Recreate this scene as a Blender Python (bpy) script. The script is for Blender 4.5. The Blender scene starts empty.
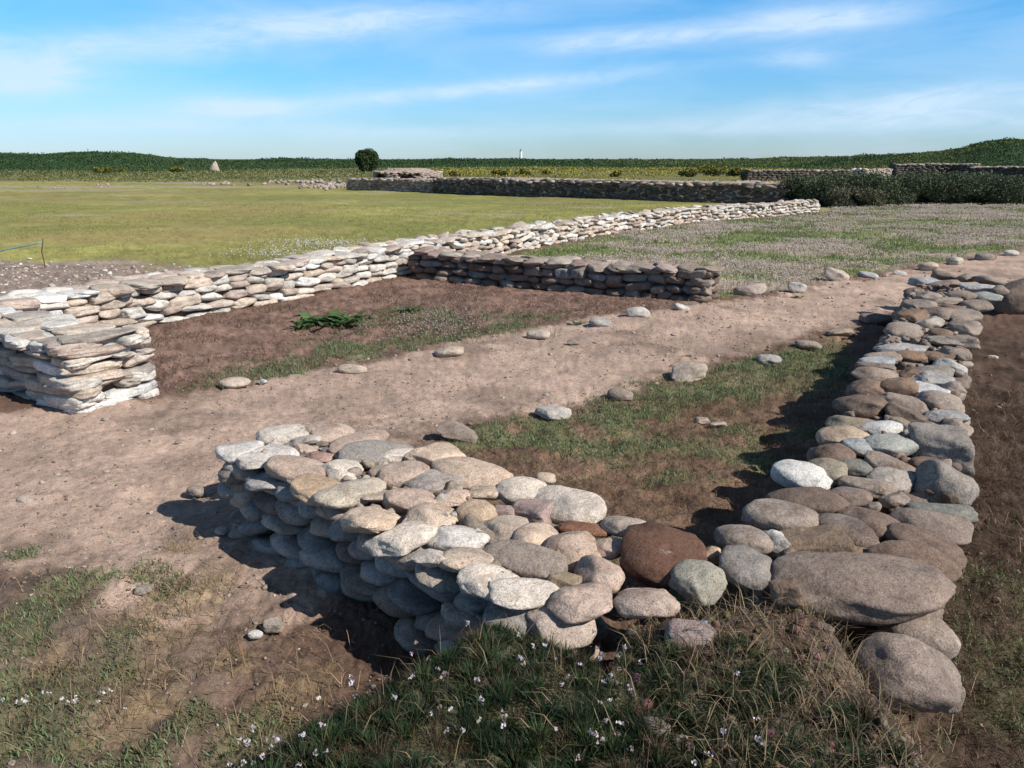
import bpy, bmesh, math, random
import numpy as np
from mathutils import Vector, Matrix, Euler

random.seed(7)
RN = np.random.default_rng(11)
scene = bpy.context.scene
COL = scene.collection
R = math.radians

# ------------------------------------------------------------------ camera constants
FPX, PITCH, EYE = 800.0, R(15.7), 1.65
SUN_H = (0.875, -0.484)          # horizontal direction towards the sun
SUN_EL = 40.0


def at(px, py, z=0.0):
    """the point of the level z seen at this pixel of the photograph"""
    dx = (px - 512) / FPX
    dy = -(py - 384) / FPX
    v = (dx, math.cos(PITCH) + dy * math.sin(PITCH), -math.sin(PITCH) + dy * math.cos(PITCH))
    t = (z - EYE) / v[2]
    return v[0] * t, v[1] * t


# ------------------------------------------------------------------ numpy noise
def _hash(ix, iy, seed):
    h = (ix.astype(np.int64) * 374761393 + iy.astype(np.int64) * 668265263 + seed * 1442695041) & 0xFFFFFFFF
    h = ((h ^ (h >> 13)) * 1274126177) & 0xFFFFFFFF
    h = ((h ^ (h >> 16)) * 2246822519) & 0xFFFFFFFF
    return ((h ^ (h >> 15)) & 0xFFFFFF) / float(0xFFFFFF)


def vn(x, y, seed=0):
    x = np.asarray(x, float); y = np.asarray(y, float)
    ix = np.floor(x); iy = np.floor(y)
    fx = x - ix; fy = y - iy
    fx = fx * fx * fx * (fx * (fx * 6 - 15) + 10); fy = fy * fy * fy * (fy * (fy * 6 - 15) + 10)
    a = _hash(ix, iy, seed); b = _hash(ix + 1, iy, seed)
    c = _hash(ix, iy + 1, seed); d = _hash(ix + 1, iy + 1, seed)
    return (a * (1 - fx) + b * fx) * (1 - fy) + (c * (1 - fx) + d * fx) * fy


def fbm(x, y, scale, octv=4, seed=0, gain=0.5):
    s = 0.0; a = 1.0; t = 0.0
    x = np.asarray(x, float); y = np.asarray(y, float)
    for i in range(octv):
        ca, sa = math.cos(0.7 * i + .3), math.sin(0.7 * i + .3)
        s = s + a * vn((x * ca - y * sa) * scale, (x * sa + y * ca) * scale, seed + i * 17)
        t += a; a *= gain; scale *= 2.03
    return s / t


def sm(a, b, x):
    t = np.clip((np.asarray(x, float) - a) / (b - a), 0, 1)
    return t * t * (3 - 2 * t)


def inpoly(x, y, poly):
    """signed distance, positive inside"""
    x = np.asarray(x, float); y = np.asarray(y, float)
    d = np.full(x.shape, 1e9); ins = np.zeros(x.shape, bool)
    n = len(poly)
    for i in range(n):
        ax, ay = poly[i]; bx, by = poly[(i + 1) % n]
        ex, ey = bx - ax, by - ay
        t = np.clip(((x - ax) * ex + (y - ay) * ey) / (ex * ex + ey * ey + 1e-12), 0, 1)
        d = np.minimum(d, np.hypot(x - ax - t * ex, y - ay - t * ey))
        c = ((ay > y) != (by > y)) & (x < (bx - ax) * (y - ay) / (by - ay + 1e-12) + ax)
        ins ^= c
    return np.where(ins, d, -d)


# ------------------------------------------------------------------ terrain
SKY_X = [-400, -200, 0, 60, 110, 150, 190, 240, 300, 400, 500, 560, 620, 700, 800, 860, 910, 940, 965, 990, 1010, 1030, 1200, 1500]
SKY_Y = [153, 152, 155.5, 157, 154.5, 156, 160, 161.8, 161, 161, 161, 161.2, 161.2, 161, 159.3, 158, 156, 152, 147.5, 145, 146, 147.5, 149, 152]


def gh(x, y, fine=False):
    x = np.asarray(x, float); y = np.asarray(y, float)
    r = np.hypot(x, y)
    h = (fbm(x, y, .35, 3, 5) - .5) * .10 * sm(1.5, 4, r)
    # grassy bank that buries the corner of the near wall
    xl = -.67 + (y - 1.9) * .9
    yt = np.where(x > .25, 2.0 + np.clip(x - .25, 0, .12) * 2.2, 2.0 - (x - .25) * .95) + .06
    m = sm(0, .55, x - xl) * sm(0, .3, 1.16 - x) * sm(0, .26, yt - y) * sm(-2.5, .6, y)
    h = h + (.33 + .04 * sm(.2, .6, x)) * m
    # cell floor a little lower than the path
    # hills of bracken
    d = np.maximum(y, .3)
    px = 512 + FPX * x / d
    px = np.where(y > 0, np.clip(px, -400, 1500), 1500)
    sk = np.interp(px, SKY_X, SKY_Y)
    r0 = np.interp(px, [-400, 0, 700, 960, 1500], [210, 220, 250, 150, 130])
    hr = EYE + (159.1 - sk) / FPX * r0
    hr = np.maximum(hr, .4)
    s0 = np.interp(px, [-400, 200, 300, 850, 960, 1500], [.5, .5, .75, .72, .62, .62])
    ridge = hr * sm(s0, 1.0, r / r0) * (1 - .8 * sm(1.3, 5, r / r0))
    ridge = ridge + (fbm(x, y, .07, 4, 77) - .5) * .7 * sm(s0, .95, r / r0) * (1 - sm(2, 4, r / r0))
    h = h + ridge
    return h


def gz(x, y):
    return float(gh(np.array([x]), np.array([y]))[0])


# ------------------------------------------------------------------ object helpers
def tag(o, label=None, cat=None, group=None, kind=None):
    if label: o['label'] = label
    if cat: o['category'] = cat
    if group: o['group'] = group
    if kind: o['kind'] = kind
    return o


def empty(name, loc):
    o = bpy.data.objects.new(name, None)
    o.empty_display_size = .1
    o.location = loc
    COL.objects.link(o)
    return o


def link(name, me, parent=None):
    o = bpy.data.objects.new(name, me)
    COL.objects.link(o)
    if parent is not None:
        o.parent = parent
    return o


def mesh_np(name, V, T, mat, col=None, smooth=False):
    """mesh from a vertex array and a triangle (or quad) array"""
    V = np.asarray(V, np.float32); T = np.asarray(T, np.int32)
    k = T.shape[1]
    me = bpy.data.meshes.new(name)
    me.vertices.add(len(V)); me.vertices.foreach_set('co', V.ravel())
    me.loops.add(T.size); me.loops.foreach_set('vertex_index', T.ravel())
    me.polygons.add(len(T))
    me.polygons.foreach_set('loop_start', np.arange(0, T.size, k, dtype=np.int32))
    if smooth:
        me.polygons.foreach_set('use_smooth', np.ones(len(T), bool))
    if col is not None:
        at_ = me.color_attributes.new('Col', 'FLOAT_COLOR', 'POINT')
        c4 = np.ones((len(V), 4), np.float32); c4[:, :3] = col
        at_.data.foreach_set('color', c4.ravel())
    me.update(calc_edges=True)
    me.materials.append(mat)
    return me


# ------------------------------------------------------------------ materials
def new_mat(name):
    m = bpy.data.materials.new(name); m.use_nodes = True
    nt = m.node_tree; nt.nodes.clear()
    out = nt.nodes.new('ShaderNodeOutputMaterial')
    b = nt.nodes.new('ShaderNodeBsdfPrincipled')
    nt.links.new(b.outputs[0], out.inputs[0])
    return m, nt, b, out


def N(nt, typ, **kw):
    n = nt.nodes.new(typ)
    for k, v in kw.items():
        if k.startswith('i_'):
            n.inputs[k[2:].replace('_', ' ')].default_value = v
        else:
            setattr(n, k, v)
    return n


def ramp(nt, fac, stops):
    r = nt.nodes.new('ShaderNodeValToRGB')
    e = r.color_ramp.elements
    while len(e) > 1: e.remove(e[-1])
    e[0].position, e[0].color = stops[0][0], (*stops[0][1], 1)
    for p, c in stops[1:]:
        q = e.new(p); q.color = (*c, 1)
    nt.links.new(fac, r.inputs[0])
    return r.outputs[0]


def mix(nt, a, b, fac, typ='MULTIPLY'):
    m = nt.nodes.new('ShaderNodeMix'); m.data_type = 'RGBA'; m.blend_type = typ
    for s, v in ((0, fac), (6, a), (7, b)):
        if isinstance(v, (int, float)): m.inputs[s].default_value = v
        elif isinstance(v, tuple): m.inputs[s].default_value = (*v, 1)
        else: nt.links.new(v, m.inputs[s])
    return m.outputs[2]


def noise(nt, vec, scale, detail=4, rough=.55, dist=0.0):
    n = N(nt, 'ShaderNodeTexNoise'); n.inputs['Scale'].default_value = scale
    n.inputs['Detail'].default_value = detail; n.inputs['Roughness'].default_value = rough
    n.inputs['Distortion'].default_value = dist
    nt.links.new(vec, n.inputs['Vector'])
    return n.outputs[0]


def stone_material(name, src):
    m, nt, b, out = new_mat(name)
    pos = N(nt, 'ShaderNodeNewGeometry').outputs['Position']
    if src == 'object':
        oi = N(nt, 'ShaderNodeObjectInfo'); base = oi.outputs['Color']
        off = N(nt, 'ShaderNodeVectorMath', operation='ADD')
        sc = N(nt, 'ShaderNodeVectorMath', operation='SCALE')
        cb = N(nt, 'ShaderNodeCombineXYZ')
        for i in range(3): nt.links.new(oi.outputs['Random'], cb.inputs[i])
        nt.links.new(cb.outputs[0], sc.inputs[0]); sc.inputs['Scale'].default_value = 37.0
        nt.links.new(pos, off.inputs[0]); nt.links.new(sc.outputs[0], off.inputs[1])
        vec = off.outputs[0]
    else:
        base = N(nt, 'ShaderNodeAttribute', attribute_name='Col').outputs['Color']; vec = pos
    # broad mottling, grain, mineral flecks, lichen
    c = mix(nt, base, ramp(nt, noise(nt, vec, 7, 4, .6, .4), [(.3, (.64, .61, .60)), (.5, (1, 1, 1)), (.7, (1.2, 1.16, 1.12))]), 1.0)
    c = mix(nt, c, ramp(nt, noise(nt, vec, 48, 5, .7), [(.3, (.66, .65, .65)), (.5, (1, 1, 1)), (.72, (1.2, 1.2, 1.2))]), .8)
    c = mix(nt, c, ramp(nt, noise(nt, vec, 210, 2, .7), [(.36, (.42, .41, .42)), (.47, (1, 1, 1)), (.58, (1.0, 1.0, 1.0)), (.66, (1.4, 1.38, 1.35))]), .85)
    lich = ramp(nt, noise(nt, vec, 16, 6, .72, .3), [(.6, (0, 0, 0)), (.68, (1, 1, 1))])
    c = mix(nt, c, mix(nt, c, (.62, .60, .55), 1.0), lich, 'MIX')
    pale = ramp(nt, noise(nt, vec, 11, 7, .75, .6), [(.62, (0, 0, 0)), (.74, (.55, .55, .55))])
    c = mix(nt, c, (.50, .48, .45), pale, 'MIX')
    ora = ramp(nt, noise(nt, vec, 5.3, 3, .6), [(.68, (0, 0, 0)), (.74, (.35, .35, .35))])
    c = mix(nt, c, (.30, .20, .10), ora, 'MIX')
    stain = ramp(nt, noise(nt, vec, 9.5, 8, .78, 1.2), [(.54, (0, 0, 0)), (.60, (.6, .6, .6))])
    c = mix(nt, c, mix(nt, c, (.70, .62, .55), 1.0), stain, 'MIX')
    spot = N(nt, 'ShaderNodeTexVoronoi'); spot.inputs['Scale'].default_value = 38; nt.links.new(vec, spot.inputs['Vector'])
    sp_ = ramp(nt, spot.outputs['Distance'], [(.14, (1, 1, 1)), (.2, (0, 0, 0))])
    sp_ = mix(nt, sp_, ramp(nt, noise(nt, vec, 6, 3, .6), [(.5, (0, 0, 0)), (.6, (.75, .75, .75))]), 1.0)
    c = mix(nt, c, mix(nt, c, (.45, .42, .38), 1.0), sp_, 'MIX')
    crk = N(nt, 'ShaderNodeTexVoronoi'); crk.feature = 'DISTANCE_TO_EDGE'; crk.inputs['Scale'].default_value = 6.5
    wv = N(nt, 'ShaderNodeVectorMath', operation='ADD'); nz = N(nt, 'ShaderNodeTexNoise'); nz.inputs['Scale'].default_value = 14; nz.inputs['Detail'].default_value = 4
    nt.links.new(vec, nz.inputs['Vector']); sc2 = N(nt, 'ShaderNodeVectorMath', operation='SCALE'); sc2.inputs['Scale'].default_value = .12
    nt.links.new(nz.outputs['Color'], sc2.inputs[0]); nt.links.new(vec, wv.inputs[0]); nt.links.new(sc2.outputs[0], wv.inputs[1]); nt.links.new(wv.outputs[0], crk.inputs['Vector'])
    ck = ramp(nt, crk.outputs['Distance'], [(.0, (1, 1, 1)), (.018, (0, 0, 0))])
    ck = mix(nt, ck, ramp(nt, noise(nt, vec, 4.2, 3, .6), [(.54, (0, 0, 0)), (.62, (.8, .8, .8))]), 1.0)
    c = mix(nt, c, mix(nt, c, (.5, .47, .44), 1.0), ck, 'MIX')
    nt.links.new(c, b.inputs['Base Color'])
    b.inputs['Roughness'].default_value = .85
    b.inputs['Specular IOR Level'].default_value = .25
    bp = N(nt, 'ShaderNodeBump'); bp.inputs['Strength'].default_value = .55; bp.inputs['Distance'].default_value = .006
    nt.links.new(noise(nt, vec, 85, 6, .7), bp.inputs['Height'])
    bp2 = N(nt, 'ShaderNodeBump'); bp2.inputs['Strength'].default_value = .5; bp2.inputs['Distance'].default_value = .02
    nt.links.new(noise(nt, vec, 18, 4, .6), bp2.inputs['Height'])
    nt.links.new(bp.outputs[0], bp2.inputs['Normal'])
    nt.links.new(bp2.outputs[0], b.inputs['Normal'])
    return m


def ground_material():
    m, nt, b, out = new_mat('ground_soil_and_turf')
    pos = N(nt, 'ShaderNodeNewGeometry').outputs['Position']
    base = N(nt, 'ShaderNodeAttribute', attribute_name='Col').outputs['Color']
    c = mix(nt, base, ramp(nt, noise(nt, pos, 22, 6, .7), [(.3, (.62, .6, .58)), (.5, (1, 1, 1)), (.7, (1.22, 1.2, 1.18))]), .9)
    c = mix(nt, c, ramp(nt, noise(nt, pos, 130, 4, .75), [(.33, (.55, .53, .52)), (.48, (1, 1, 1)), (.68, (1.3, 1.28, 1.25))]), .8)
    c = mix(nt, c, ramp(nt, noise(nt, pos, 420, 2, .6), [(.34, (.58, .56, .55)), (.5, (1, 1, 1)), (.66, (1.32, 1.3, 1.28))]), .8)
    vo = N(nt, 'ShaderNodeTexVoronoi'); vo.inputs['Scale'].default_value = 75; vo.inputs['Randomness'].default_value = 1; nt.links.new(pos, vo.inputs['Vector'])
    gr = ramp(nt, vo.outputs['Distance'], [(.16, (1, 1, 1)), (.26, (0, 0, 0))])
    gr = mix(nt, gr, ramp(nt, noise(nt, pos, 5, 4, .7), [(.48, (0, 0, 0)), (.62, (1, 1, 1))]), 1.0)
    c = mix(nt, c, mix(nt, c, (1.45, 1.42, 1.38), 1.0), gr, 'MIX')
    c = mix(nt, c, ramp(nt, noise(nt, pos, 1.3, 5, .6), [(.3, (.85, .84, .82)), (.7, (1.12, 1.11, 1.1))]), .8)
    nt.links.new(c, b.inputs['Base Color'])
    b.inputs['Roughness'].default_value = .95
    b.inputs['Specular IOR Level'].default_value = .1
    bp = N(nt, 'ShaderNodeBump'); bp.inputs['Strength'].default_value = .85; bp.inputs['Distance'].default_value = .015
    hsum = mix(nt, noise(nt, pos, 45, 8, .74), gr, .35, 'ADD'); nt.links.new(hsum, bp.inputs['Height'])
    nt.links.new(bp.outputs[0], b.inputs['Normal'])
    return m


def leaf_material(name, trans=.3, rough=.6):
    m, nt, b, out = new_mat(name)
    base = N(nt, 'ShaderNodeAttribute', attribute_name='Col').outputs['Color']
    pos = N(nt, 'ShaderNodeNewGeometry').outputs['Position']
    c = mix(nt, base, ramp(nt, noise(nt, pos, 30, 3, .6), [(.3, (.75, .75, .75)), (.7, (1.2, 1.2, 1.2))]), .7)
    nt.links.new(c, b.inputs['Base Color'])
    b.inputs['Roughness'].default_value = rough
    b.inputs['Specular IOR Level'].default_value = .2
    tr = N(nt, 'ShaderNodeBsdfTranslucent'); nt.links.new(c, tr.inputs[0])
    ms = N(nt, 'ShaderNodeMixShader'); ms.inputs[0].default_value = trans
    nt.links.new(b.outputs[0], ms.inputs[1]); nt.links.new(tr.outputs[0], ms.inputs[2])
    nt.links.new(ms.outputs[0], out.inputs[0])
    return m


def plain_mat(name, colr, rough=.8, nscale=20, var=.25, metallic=0.0):
    m, nt, b, out = new_mat(name)
    pos = N(nt, 'ShaderNodeNewGeometry').outputs['Position']
    c = mix(nt, tuple(colr), ramp(nt, noise(nt, pos, nscale, 5, .65), [(.3, (1 - var,) * 3), (.7, (1 + var,) * 3)]), 1.0)
    nt.links.new(c, b.inputs['Base Color'])
    b.inputs['Roughness'].default_value = rough; b.inputs['Metallic'].default_value = metallic
    bp = N(nt, 'ShaderNodeBump'); bp.inputs['Strength'].default_value = .4; bp.inputs['Distance'].default_value = .01
    nt.links.new(noise(nt, pos, nscale * 3, 5, .7), bp.inputs['Height']); nt.links.new(bp.outputs[0], b.inputs['Normal'])
    return m


M_STONE = stone_material('weathered_stone', 'object')
M_STONE_V = stone_material('weathered_stone_small', 'attribute')
M_GROUND = ground_material()
M_GRASS = leaf_material('grass_blades', .3)
M_LEAF = leaf_material('shrub_leaves', .2)
M_PETAL = leaf_material('dry_petals', .25, .8)
M_CORE = plain_mat('earth_fill', (.075, .052, .04), .95, 30, .4)
M_EARTHTOP = plain_mat('pale_earth', (.32, .235, .19), .95, 4, .3)
M_BARK = plain_mat('bark', (.07, .055, .045), .9, 30, .35)
M_RUST = plain_mat('rusty_iron', (.10, .055, .035), .8, 60, .3)
M_TAPE = plain_mat('faded_tape', (.17, .27, .25), .5, 25, .3)
M_WHITE = plain_mat('white_render', (.78, .77, .75), .8, 3, .06)
M_DARK = plain_mat('dark_lantern', (.05, .05, .055), .4, 3, .1)

# ------------------------------------------------------------------ stone shapes
def ico(sub):
    bm = bmesh.new(); bmesh.ops.create_icosphere(bm, subdivisions=sub, radius=1.0)
    bm.verts.ensure_lookup_table()
    V = np.array([v.co[:] for v in bm.verts]); F = np.array([[v.index for v in f.verts] for f in bm.faces])
    bm.free(); return V, F


ICO = {k: ico(k) for k in (1, 2, 3, 4, 5)}


def noise3(P, s, seed):
    return (vn(P[:, 0] * s + 3.1, P[:, 1] * s + P[:, 2] * s * .71, seed) + vn(P[:, 1] * s - 7.7, P[:, 2] * s + P[:, 0] * s * .63, seed + 3)
            + vn(P[:, 2] * s + 1.9, P[:, 0] * s - P[:, 1] * s * .57, seed + 9)) / 3 - .5


def stone_shape(seed, sub, style):
    rg = np.random.default_rng(seed)
    U, F = ICO[sub]
    e = {'round': rg.uniform(2.0, 2.5), 'slab': rg.uniform(2.6, 3.6), 'block': rg.uniform(2.6, 4.0), 'flag': rg.uniform(4.2, 7.0)}[style]
    r = (np.abs(U) ** e).sum(1) ** (-1 / e)
    P = U * r[:, None]
    # taper and skew, so that no two stones are ellipsoids
    P[:, 1] *= 1 + rg.uniform(-.28, .28) * P[:, 0]
    P[:, 2] *= 1 + rg.uniform(-.25, .25) * P[:, 0] + rg.uniform(-.2, .2) * P[:, 1]
    P[:, 0] += rg.uniform(-.2, .2) * P[:, 1]
    P[:, 1] += rg.uniform(-.12, .12) * P[:, 0] ** 2
    ncut = {'round': rg.integers(3, 7), 'slab': rg.integers(4, 8), 'block': rg.integers(8, 13), 'flag': rg.integers(2, 5)}[style]
    for _ in range(ncut):
        n = rg.normal(size=3); n /= np.linalg.norm(n)
        d = {'round': rg.uniform(.66, .94), 'slab': rg.uniform(.68, .95), 'block': rg.uniform(.58, .88), 'flag': rg.uniform(.95, 1.25)}[style]
        s = P @ n - d
        soft = {'round': .14, 'slab': .08, 'block': .05, 'flag': .05}[style]
        k = np.where(s > soft, s - soft * .5, np.where(s > 0, s * s / (2 * soft), 0)) * .88
        P = P - n[None, :] * k[:, None]
    amp = {'round': .19, 'slab': .22, 'block': .19, 'flag': .13}[style]
    P = P * (1 + amp * noise3(P, 1.5, seed * 7 + 1) * 1.6 + .05 * noise3(P, 4.2, seed * 7 + 2) * 1.7 + (.028 if style == 'round' else .05) * noise3(P, 11, seed + 4) * 1.6)[:, None]
    rid = 1 - 2 * np.abs(noise3(P, 3.1, seed * 3 + 5)) * 1.6
    P = P * (1 + (.045 if style == 'round' else .075) * (rid - .7))[:, None]
    lo, hi = P.min(0), P.max(0)
    P = (P - (lo + hi) / 2) / (hi - lo)
    return P, F


STYLES = ['round'] * 12 + ['slab'] * 12 + ['block'] * 8 + ['flag'] * 9
LIB_HI, LIB_LO = [], []
for i, st in enumerate(STYLES):
    P, F = stone_shape(100 + i, 4, st)
    LIB_HI.append(mesh_np('stone_%s' % st, P, F, M_STONE, smooth=True))
    LIB_LO.append(stone_shape(100 + i, 2, st))
LIB_IDX = {s: [i for i, t in enumerate(STYLES) if t == s] for s in set(STYLES)}


def pick(style):
    if not isinstance(style, str): style = random.choice(style)
    return random.choice(LIB_IDX[style])


def stone(pos, yaw, dims, colr, style='round', tilt=(0, 0), vis=1.0, label=None):
    return dict(pos=tuple(pos), yaw=yaw, dims=tuple(dims), col=tuple(colr), shape=pick(style), tilt=tilt, vis=vis, label=label)


def stone_obj(name, s, parent, origin=(0, 0, 0)):
    o = link(name, LIB_HI[s['shape']], parent)
    o.location = (s['pos'][0] - origin[0], s['pos'][1] - origin[1], s['pos'][2] - origin[2])
    o.rotation_euler = (s['tilt'][0], s['tilt'][1], s['yaw'])
    o.scale = s['dims']
    o.color = (*s['col'], 1)
    if s.get('label'): o['label'] = s['label']
    return o


def merge_stones(stones, mat=None, origin=(0, 0, 0), name='small_stones', lod=None):
    Vs, Fs, Cs, n = [], [], [], 0
    for s in stones:
        P, F = LIB_LO[s['shape']] if lod is None else lod[s['shape']]
        m = np.array(Euler((s['tilt'][0], s['tilt'][1], s['yaw'])).to_matrix())
        V = (P * np.array(s['dims'])) @ m.T + np.array(s['pos']) - np.array(origin)
        Vs.append(V); Fs.append(F + n); n += len(V)
        Cs.append(np.tile(np.array(s['col']), (len(V), 1)))
    return mesh_np(name, np.vstack(Vs), np.vstack(Fs), mat or M_STONE_V, np.vstack(Cs), True)


PAL = {
    'w': (.46, .43, .39), 'W': (.52, .515, .505), 'ws': (.50, .49, .47), 'c': (.43, .36, .295), 'c2': (.36, .315, .27), 'p': (.37, .30, .255),
    'p2': (.28, .225, .185), 'p3': (.225, .175, .145), 't': (.38, .30, .22), 't2': (.27, .23, .17), 't3': (.21, .155, .11),
    'g': (.41, .375, .31), 'g2': (.33, .31, .295), 'g3': (.245, .215, .19), 'd': (.24, .235, .225), 'm': (.27, .215, .205), 'r': (.30, .215, .19),
    'br': (.17, .095, .065), 'B': (.105, .06, .043), 'gn': (.235, .235, .205), 'gn2': (.29, .295, .275), 'gn3': (.21, .20, .17),
    'b': (.19, .145, .115), 'b2': (.185, .13, .10), 'b3': (.20, .135, .095), 'b4': (.17, .125, .095), 'bl': (.34, .345, .345),
}


def jit(c, v=.12):
    k = random.uniform(1 - v, 1 + v)
    w_ = random.uniform(-.02, .02)
    return tuple(max(.01, x * k * (1 + w_ * (1 - i))) for i, x in enumerate(c))


class Line:
    def __init__(self, pts):
        self.p = [Vector((x, y)) for x, y in pts]
        self.c = [0.0]
        for a, b in zip(self.p, self.p[1:]): self.c.append(self.c[-1] + (b - a).length)
        self.len = self.c[-1]

    def __call__(self, s):
        """point and direction at arc length s (runs on straight beyond both ends)"""
        i = 0
        while i < len(self.p) - 2 and s > self.c[i + 1]: i += 1
        d = (self.p[i + 1] - self.p[i]).normalized()
        p = self.p[i] + d * (s - self.c[i])
        # soften the bends
        if i < len(self.p) - 2:
            d2 = (self.p[i + 2] - self.p[i + 1]).normalized()
            t = (s - self.c[i]) / (self.c[i + 1] - self.c[i])
            d = (d * (1 - t * .5) + d2 * t * .5).normalized()
        return p, d


def courses(line, w, H, side, Lr, Dr, Tr, pal, style='round', faces='fb', end0=False, end1=False, top=True, rows=3,
            topL=None, topT=None, batter=.03, s0=0.0, s1=None, jz=.012, tiltv=.09, visb=.25, flat=False, fillk=.9):
    """stones of a dry wall: face stones course by course, ends, and the cobbles on top.
    line = front edge, side = +1 when the wall lies to the left of the line's direction"""
    out = []
    s1 = line.len if s1 is None else s1
    topT = topT or Tr; topL = topL or Lr

    def place(s, t, z, yawoff, dims, vis, st=style, tl=tiltv):
        p, d = line(s)
        n = Vector((-d.y, d.x)) * side
        q = p + n * t
        g = 0.0 if flat else gz(q.x, q.y)
        yaw = math.atan2(d.y, d.x) + yawoff
        out.append(stone((q.x, q.y, z + g), yaw, dims, jit(random.choice(pal), .16), st,
                         (random.gauss(0, tl), random.gauss(0, tl)), vis))

    Hf = H if callable(H) else (lambda s: H)
    for f in faces:
        z = -.03; k = 0
        hmax = max(Hf(s0), Hf(s1), Hf((s0 + s1) / 2))
        while z < hmax - topT[0] * .8:
            T = random.uniform(*Tr); s = s0 + random.uniform(-.05, .12)
            while s < s1:
                L = random.uniform(*Lr); D = random.uniform(*Dr); tt = T * random.uniform(.82, 1.2)
                if z + T * .5 < Hf(s + L / 2) - topT[0] * .7:
                    off = D / 2 + random.gauss(0, .012) + batter * (z / max(hmax, .1))
                    place(min(s + L / 2, s1 - L * .3), off if f == 'f' else w - off, z + T / 2 + random.gauss(0, jz), random.gauss(0, .10),
                          (L * 1.06, D, tt * 1.12), 1.0 if f == 'f' else visb)
                s += L * random.uniform(.92, 1.0)
            z += T * fillk
    for flag, se, sg in ((end0, s0, 1), (end1, s1, -1)):
        if not flag: continue
        z = -.03
        while z < Hf(se) - topT[0] * .8:
            T = random.uniform(*Tr); t = random.uniform(-.03, .03)
            while t < w - .05:
                L = min(random.uniform(Lr[0] * .9, Lr[1] * 1.2), w - t + .06); D = random.uniform(*Dr)
                place(se + sg * (D / 2 + random.gauss(0, .012)), t + L / 2, z + T / 2 + random.gauss(0, jz), math.pi / 2 + random.gauss(0, .08),
                      (L * 1.02, D, T * random.uniform(.95, 1.15)), 1.3)
                t += L * .98
            z += T * fillk
    if top:
        rw = w / rows
        for j in range(rows):
            s = s0 + random.uniform(-.02, .1)
            while s < s1 - .05:
                L = random.uniform(*topL); T = random.uniform(*topT)
                place(s + L / 2, (j + .5) * rw + random.gauss(0, rw * .10), Hf(s + L / 2) - T / 2 + random.gauss(0, jz), random.gauss(0, .35),
                      (L * 1.05, rw * random.uniform(1.0, 1.3), T), 1.6)
                s += L * random.uniform(.86, .98)
    return out


def core(line, w, H, side, s0, s1, inset, parent, origin, name='earth_core', drop=.09, mat=None, flat=False):
    Hf = H if callable(H) else (lambda s: H)
    V, F = [], []
    n = max(2, int((s1 - s0) / .25))
    for i in range(n + 1):
        s = s0 + (s1 - s0) * i / n
        p, d = line(s); nn = Vector((-d.y, d.x)) * side
        for t, z in ((inset, -.1), (inset, Hf(s) - drop), (w - inset, Hf(s) - drop), (w - inset, -.1)):
            q = p + nn * t
            V.append((q.x - origin[0], q.y - origin[1], z + (0 if flat else gz(q.x, q.y)) - origin[2]))
    for i in range(n):
        a = i * 4; b = a + 4
        for k in range(4):
            F.append((a + k, a + (k + 1) % 4, b + (k + 1) % 4, b + k))
    F.append((3, 2, 1, 0)); F.append((n * 4, n * 4 + 1, n * 4 + 2, n * 4 + 3))
    me = bpy.data.meshes.new(name); me.from_pydata(V, [], F); me.update()
    me.materials.append(mat or M_CORE)
    return link(name, me, parent)


def wall_thing(name, stones, label, cat, maxparts=100, group=None, corepars=None, flat=False):
    xs = [s['pos'] for s in stones]
    o0 = (sum(p[0] for p in xs) / len(xs), sum(p[1] for p in xs) / len(xs), 0.0)
    root = empty(name, o0)
    tag(root, label, cat, group)

    def score(s):
        x, y, z = s['pos']
        dist2 = x * x + y * y + (z - EYE) ** 2
        return s['vis'] * s['dims'][0] * (s['dims'][1] * .4 + s['dims'][2]) / dist2
    st = sorted(stones, key=score, reverse=True)
    for s in st[:maxparts]:
        stone_obj('stone', s, root, o0)
    rest = st[maxparts:]
    if rest:
        ob = link('small_stones', merge_stones(rest, origin=o0, lod=LIB_MID), root)
        ob['kind'] = 'stuff'
    for c in (corepars or []):
        core(*c, root, o0, flat=flat)
    return root


LIB_MID = [stone_shape(100 + i, 3, st) for i, st in enumerate(STYLES)]

# ------------------------------------------------------------------ near wall and right wall: the cobbles one by one
def px_stones(rows, zc, side_pal=None):
    """rows: pixel x, y, width, height, tilt in the picture, colour, style, optional label -> real stones lying at height zc"""
    out = []
    for r in rows:
        x, y, w, h, ang, ck, st = r[:7]
        lab = r[7] if len(r) > 7 else None
        X, Y = at(x, y, zc)
        dist = math.sqrt(X * X + Y * Y + (EYE - zc) ** 2)
        th = math.asin((EYE - zc) / dist)
        k = dist / FPX
        ca, sa = math.cos(R(ang)) * w / 2, math.sin(R(ang)) * w / 2
        a, b = at(x - ca, y + sa, zc), at(x + ca, y - sa, zc)
        yaw = math.atan2((b[1] - a[1]) * .72, b[0] - a[0])
        L = min(math.hypot(b[0] - a[0], b[1] - a[1]), 1.22 * w * k) * 1.07
        hm = h * k * 1.05
        q = .44 if st != 'slab' else .36
        D = hm / math.sqrt(math.sin(th) ** 2 + (q * math.cos(th)) ** 2)
        if D > L * 1.02: D = L * 1.02
        T = min(max(q * D, .035), .26)
        if D * math.sin(th) < hm * .98:
            T = max(T, math.sqrt(max(hm * hm - (D * math.sin(th)) ** 2, 0)) / math.cos(th))
        T = min(T, D * .8)
        out.append(stone((X, Y, zc), yaw, (L, D, T), jit(PAL[ck], .06), st,
                         (random.gauss(0, .09) , random.gauss(0, .09)), 5.0, lab))
    return out


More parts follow.
